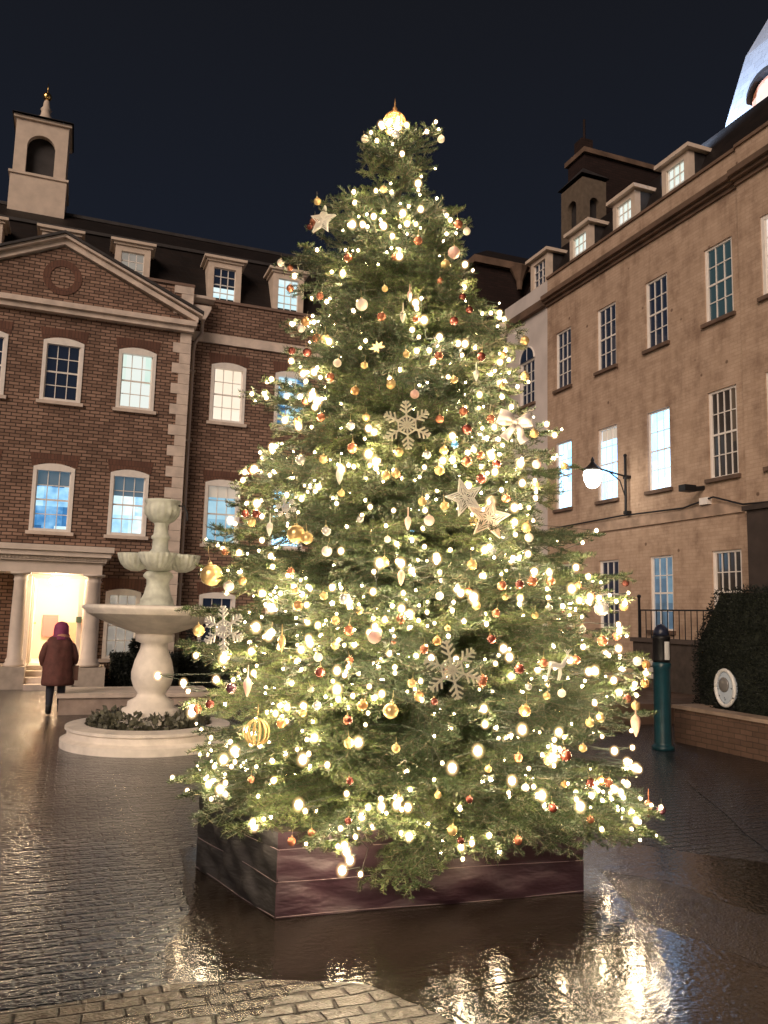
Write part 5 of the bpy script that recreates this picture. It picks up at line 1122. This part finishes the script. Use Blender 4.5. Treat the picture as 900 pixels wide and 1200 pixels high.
# ribbon bow: loops, tails and knot
c, F, k = face_frame(603, 497, 1.06, -.05); bow = thing('ribbon_bow', c, 'large white ribbon bow tied on the tree in front of the white house', 'bow')
RIB = mat('white_satin_ribbon', (.82, .72, .66), .4, noise=.05, nscale=30)
W_ = 20 * k
def ribbon(path, w0, w1, name):
    mb = MB(); n = len(path)
    for i, (u, d, v) in enumerate(path):
        ww = w0 + (w1 - w0) * i / (n - 1); pv_ = Vector(path[min(i + 1, n - 1)]) - Vector(path[max(0, i - 1)]); nr_ = Vector((-pv_.z, 0, pv_.x)).normalized() if abs(pv_.x) + abs(pv_.z) > 1e-6 else Vector((0, 0, 1))
        for s_ in (-1, 1): mb.v.append(F(u + nr_.x * ww * s_, d + .006 * s_, v + nr_.z * ww * s_))
    for i in range(n - 1): mb.f.append((2 * i, 2 * i + 1, 2 * i + 3, 2 * i + 2))
    o = mb.build(name, RIB, bow, True); sl = o.modifiers.new('thickness', 'SOLIDIFY'); sl.thickness = .002
for s_ in (-1, 1):
    ribbon([(s_ * W_ * (.02 + .98 * t), .01 + .05 * math.sin(PI * t), W_ * (.1 + .3 * t)) for t in np.linspace(0, 1, 9)], W_ * .14, W_ * .42, 'loop')
    ribbon([(s_ * W_ * (.98 - .96 * t), -.01 - .04 * math.sin(PI * t), W_ * (.38 - .3 * t)) for t in np.linspace(0, 1, 9)], W_ * .4, W_ * .13, 'loop')
    ribbon([(s_ * W_ * (.05 + .6 * t), .01 + .02 * math.sin(PI * 2 * t), -W_ * (.05 + .95 * t)) for t in np.linspace(0, 1, 9)], W_ * .12, W_ * .3, 'tail')
p = MB(); p.ball(F(0, .02, W_ * .08), W_ * .16, 10); p.build('knot', RIB, bow, True)
# drops
def drop(px, py, hpx, material, label):
    c = on_tree(px, py, 1.0); h = hpx * (c - Vector((0, 0, EYE))).length / FPX; mb = MB()
    mb.lathe(c - Vector((0, 0, h / 2)), [(.02 * h, 0), (.12 * h, .2 * h), (.21 * h, .5 * h), (.23 * h, .68 * h), (.17 * h, .86 * h), (.06 * h, .96 * h), (.05 * h, h), (.004, h * 1.02), (.003, h * 1.6)], 12)
    tag(mb.build('drop_ornament', material, None, True, base=c), label, 'ornament', 'drop shaped ornaments on the tree')
for x, y, h, mt_, lb in ((398, 558, 20, WGLIT, 'white glitter drop ornament below the upper left light cluster'), (316, 620, 17, WGLIT, 'pale drop ornament just left of the pair of joined gold baubles'), (470, 677, 19, ROSE, 'pinkish drop ornament in the centre of the tree'), (478, 613, 17, OM['pink'], 'pale pink drop ornament left of the pink bauble and wooden star'), (480, 347, 13, OM['pink'], 'small pink drop ornament in the upper tree'), (472, 371, 15, OM['pale'], 'pale drop ornament right of the red brown bauble in the upper tree'), (330, 754, 20, OM['gold'], 'slim gold drop ornament below the orange bauble'), (290, 805, 22, OM['pink'], 'large pink drop ornament beside the dark purple bauble'), (745, 850, 24, ROSE, 'rose glitter drop hanging from the bough tip by the teal bollard'), (760, 947, 18, OM['copper'], 'copper drop at the lowest bough tip beside a dark bauble'), (558, 440, 14, WGLIT, 'small white drop between upper snowflake and white house')):
    drop(x, y, h, mt_, lb)
# hoop bauble and leaf cluster
c, F, k = face_frame(301, 858, 1.04); hp = MB(); R_ = 14 * k
for rr_ in (0, .5, 1.0, 1.5, 2.0, 2.5): hp.tube([F(R_ * math.cos(t) * math.cos(rr_), R_ * math.cos(t) * math.sin(rr_), R_ * math.sin(t)) for t in np.linspace(0, 2 * PI, 25)], .006, 5)
hp.tube([F(0, 0, R_), F(0, 0, R_ * 2.2)], .002, 4)
tag(hp.build('hoop_bauble', OM['gold'], None, True, base=c), 'openwork gold hoop bauble above the planter on the fountain side', 'bauble')
c, F, dk = face_frame(443, 408, 1.0); lf = MB()
for i in range(7):
    t = i * .75 + .3; k = rnd.uniform(.6, 1.1) * dk; lf.prism(F, [(0, 0), (6 * k * math.cos(t - .35), 6 * k * math.sin(t - .35)), (11 * k * math.cos(t), 11 * k * math.sin(t)), (6 * k * math.cos(t + .35), 6 * k * math.sin(t + .35))], .002 * i, .002 * i + .0018)
tag(lf.build('leaf_spray', OM['gold'], None, base=c), 'gold metallic leaf spray in the upper middle of the tree', 'ornament')
# reindeer ornaments
def reindeer(px, py, s, label, tilt):
    c, F, k = face_frame(px, py, 1.05, tilt); k *= s; rn = thing('reindeer_ornament', c, label, 'ornament')
    G = lambda u, v, d=0: F(u * k, d * k, v * k)
    p = MB(); p.tube([G(-9, 1), G(-4, 2), G(3, 2), G(7, 4), G(9, 10), G(11, 14)], 4.2 * k, 8, 2.2 * k); p.tube([G(10, 14), G(14, 14.5), G(17, 13)], 2.4 * k, 7, 1.2 * k)
    p.build('body', WGLIT, rn, True)
    for u, d, b_ in ((-8, 2, -3), (-7, -2, 1), (4, 2, 7), (5, -2, 3)): p = MB(); p.tube([G(u, 0, d), G(u + b_ * .4, -7, d), G(u + b_ * .3, -14, d)], 1.4 * k, 6, .8 * k); p.build('leg', WGLIT, rn)
    for d in (-2, 2):
        p = MB(); p.tube([G(11, 15, d * .4), G(10, 20, d), G(13, 25, d * 1.6)], .8 * k, 5, .4 * k); p.tube([G(10, 20, d), G(6, 23, d * 1.4)], .6 * k, 5, .4 * k); p.build('antler', WGLIT, rn)
reindeer(652, 782, .95, 'white glitter reindeer ornament leaping among lights near the teal bollard', -.25)
# ------------------------------------------------------------------ person
px_, py_ = -.18, 15.95
pe = thing('person', (px_, py_, 0), 'person in maroon coat and purple hood walking towards the lit porch', 'person')
SKIN = mat('skin', (.55, .32, .23), .55)
def skin_mesh(name, verts, edges, material, parent, sub=2, root=0):
    me = bpy.data.meshes.new(name); off = origin(parent)
    me.from_pydata([tuple(Vector(v[0]) + Vector((px_, py_, 0)) - off) for v in verts], edges, []); o = bpy.data.objects.new(name, me); COL.objects.link(o); o.parent = parent
    sk = o.modifiers.new('skin', 'SKIN'); sk.use_smooth_shade = True
    for i, v in enumerate(verts):
        r_ = v[1] if isinstance(v[1], tuple) else (v[1], v[1]); me.skin_vertices[0].data[i].radius = r_; me.skin_vertices[0].data[i].use_root = i == root
    ss = o.modifiers.new('smooth', 'SUBSURF'); ss.levels = sub; ss.render_levels = sub; me.materials.append(material); return o
V = [((0, 0, .86), (.15, .11)), ((0, -.01, 1.05), (.13, .1)), ((.01, -.02, 1.28), (.17, .11)), ((.02, 0, 1.38), .06), ((.03, .03, 1.44), .055), ((.03, .05, 1.52), (.085, .1)), ((.03, .05, 1.6), (.075, .09)),
     ((-.09, 0, .8), .09), ((-.1, .1, .45), .06), ((-.1, -.04, .09), .04), ((-.1, .06, .035), .035), ((.09, 0, .8), .09), ((.09, .16, .46), .06), ((.08, .2, .09), .04), ((.08, .3, .04), .035),
     ((.2, -.02, 1.29), .06), ((.27, .0, 1.02), .045), ((.27, .16, .88), .034), ((-.18, -.02, 1.29), .06), ((-.25, -.03, 1.03), .045), ((-.23, .1, .84), .034)]
Ed = [(0, 1), (1, 2), (2, 3), (3, 4), (4, 5), (5, 6), (0, 7), (7, 8), (8, 9), (9, 10), (0, 11), (11, 12), (12, 13), (13, 14), (2, 15), (15, 16), (16, 17), (2, 18), (18, 19), (19, 20)]
for hx, hy, hz_ in ((.27, .16, .88), (-.23, .1, .84)):
    base_i = 17 if hx > 0 else 20; V.append(((hx, hy + .07, hz_ - .04), .026)); pi_ = len(V) - 1; Ed.append((base_i, pi_))
    for f_ in range(4):
        V.append(((hx + (f_ - 1.5) * .018, hy + .12, hz_ - .07), .009)); V.append(((hx + (f_ - 1.5) * .018, hy + .13 - .01 * abs(f_ - 1.3), hz_ - .11), .008)); Ed += [(pi_, len(V) - 2), (len(V) - 2, len(V) - 1)]
    V.append(((hx - .035 * (1 if hx > 0 else -1), hy + .08, hz_ - .05), .01)); V.append(((hx - .045 * (1 if hx > 0 else -1), hy + .11, hz_ - .08), .008)); Ed += [(pi_, len(V) - 2), (len(V) - 2, len(V) - 1)]
skin_mesh('body', V, Ed, SKIN, pe)
COAT = mat('maroon_coat', (.13, .048, .04), .8, noise=.25, nscale=9, bump=.4, bscale=14)
C0 = Vector((px_, py_, 0))
p = MB(); prof = [(.25, .53), (.275, .55), (.28, .6), (.265, .8), (.25, 1.0), (.255, 1.15), (.245, 1.28), (.17, 1.39), (.09, 1.44), (.06, 1.46)]
p.lathe(C0 + Vector((.01, -.01, 0)), prof, 28, wob=lambda t, h: (1 - .24 * abs(math.sin(t))) * (1 + .05 * math.sin(5 * t + 4 * h) + .03 * math.sin(9 * t - 7 * h)))
ct = p.build('coat', COAT, pe, True)
skin_mesh('coat_sleeve', [((.19, -.02, 1.3), .085), ((.29, 0, 1.03), .075), ((.28, .13, .9), .06)], [(0, 1), (1, 2)], COAT, pe); skin_mesh('coat_sleeve', [((-.18, -.02, 1.3), .085), ((-.27, -.03, 1.04), .075), ((-.24, .07, .87), .06)], [(0, 1), (1, 2)], COAT, pe)
p = MB(); hc = C0 + Vector((.02, .0, 1.5))
p.lathe(hc, [(.17, -.15), (.15, -.11), (.13, -.06), (.13, .03), (.12, .1), (.08, .155), (.02, .175)], 20); p.build('hood', mat('purple_hood', (.26, .05, .13), .8, noise=.15, nscale=12), pe, True)
p = MB(); p.tube([C0 + Vector((.03 + .1 * math.cos(t), .0 + .1 * math.sin(t), 1.41 + .015 * math.sin(3 * t))) for t in np.linspace(0, 2 * PI, 17)], .045, 8); p.build('scarf', mat('peach_scarf', (.62, .3, .2), .85), pe, True)
TR = mat('dark_trousers', (.02, .022, .035), .8); BT = mat('black_boot', (.012, .012, .014), .5)
for sx_, ky, fy_ in ((-.1, .1, -.04), (.09, .16, .2)):
    skin_mesh('trouser_leg', [((sx_ * .9, 0, .84), .105), ((sx_, ky, .46), .078), ((sx_, fy_, .14), .062)], [(0, 1), (1, 2)], TR, pe)
    skin_mesh('boot', [((sx_, fy_, .22), .06), ((sx_, fy_, .06), .055), ((sx_, fy_ + .13, .045), .045)], [(0, 1), (1, 2)], BT, pe)
p = MB(); p.box(px_ + .2, px_ + .36, py_ - .06, py_ + .12, .62, .88); p.tube([(px_ + .28, py_ - .04, .88), (px_ + .29, py_ + .03, 1.0), (px_ + .28, py_ + .1, .88)], .012, 6)
bg_ = p.build('handbag', mat('brown_bag', (.12, .05, .035), .5), None, base=(px_ + .28, py_, .62)); tag(bg_, 'brown handbag carried at the side of the person in the maroon coat', 'bag')
bg_.modifiers.new('round', 'BEVEL').width = .02
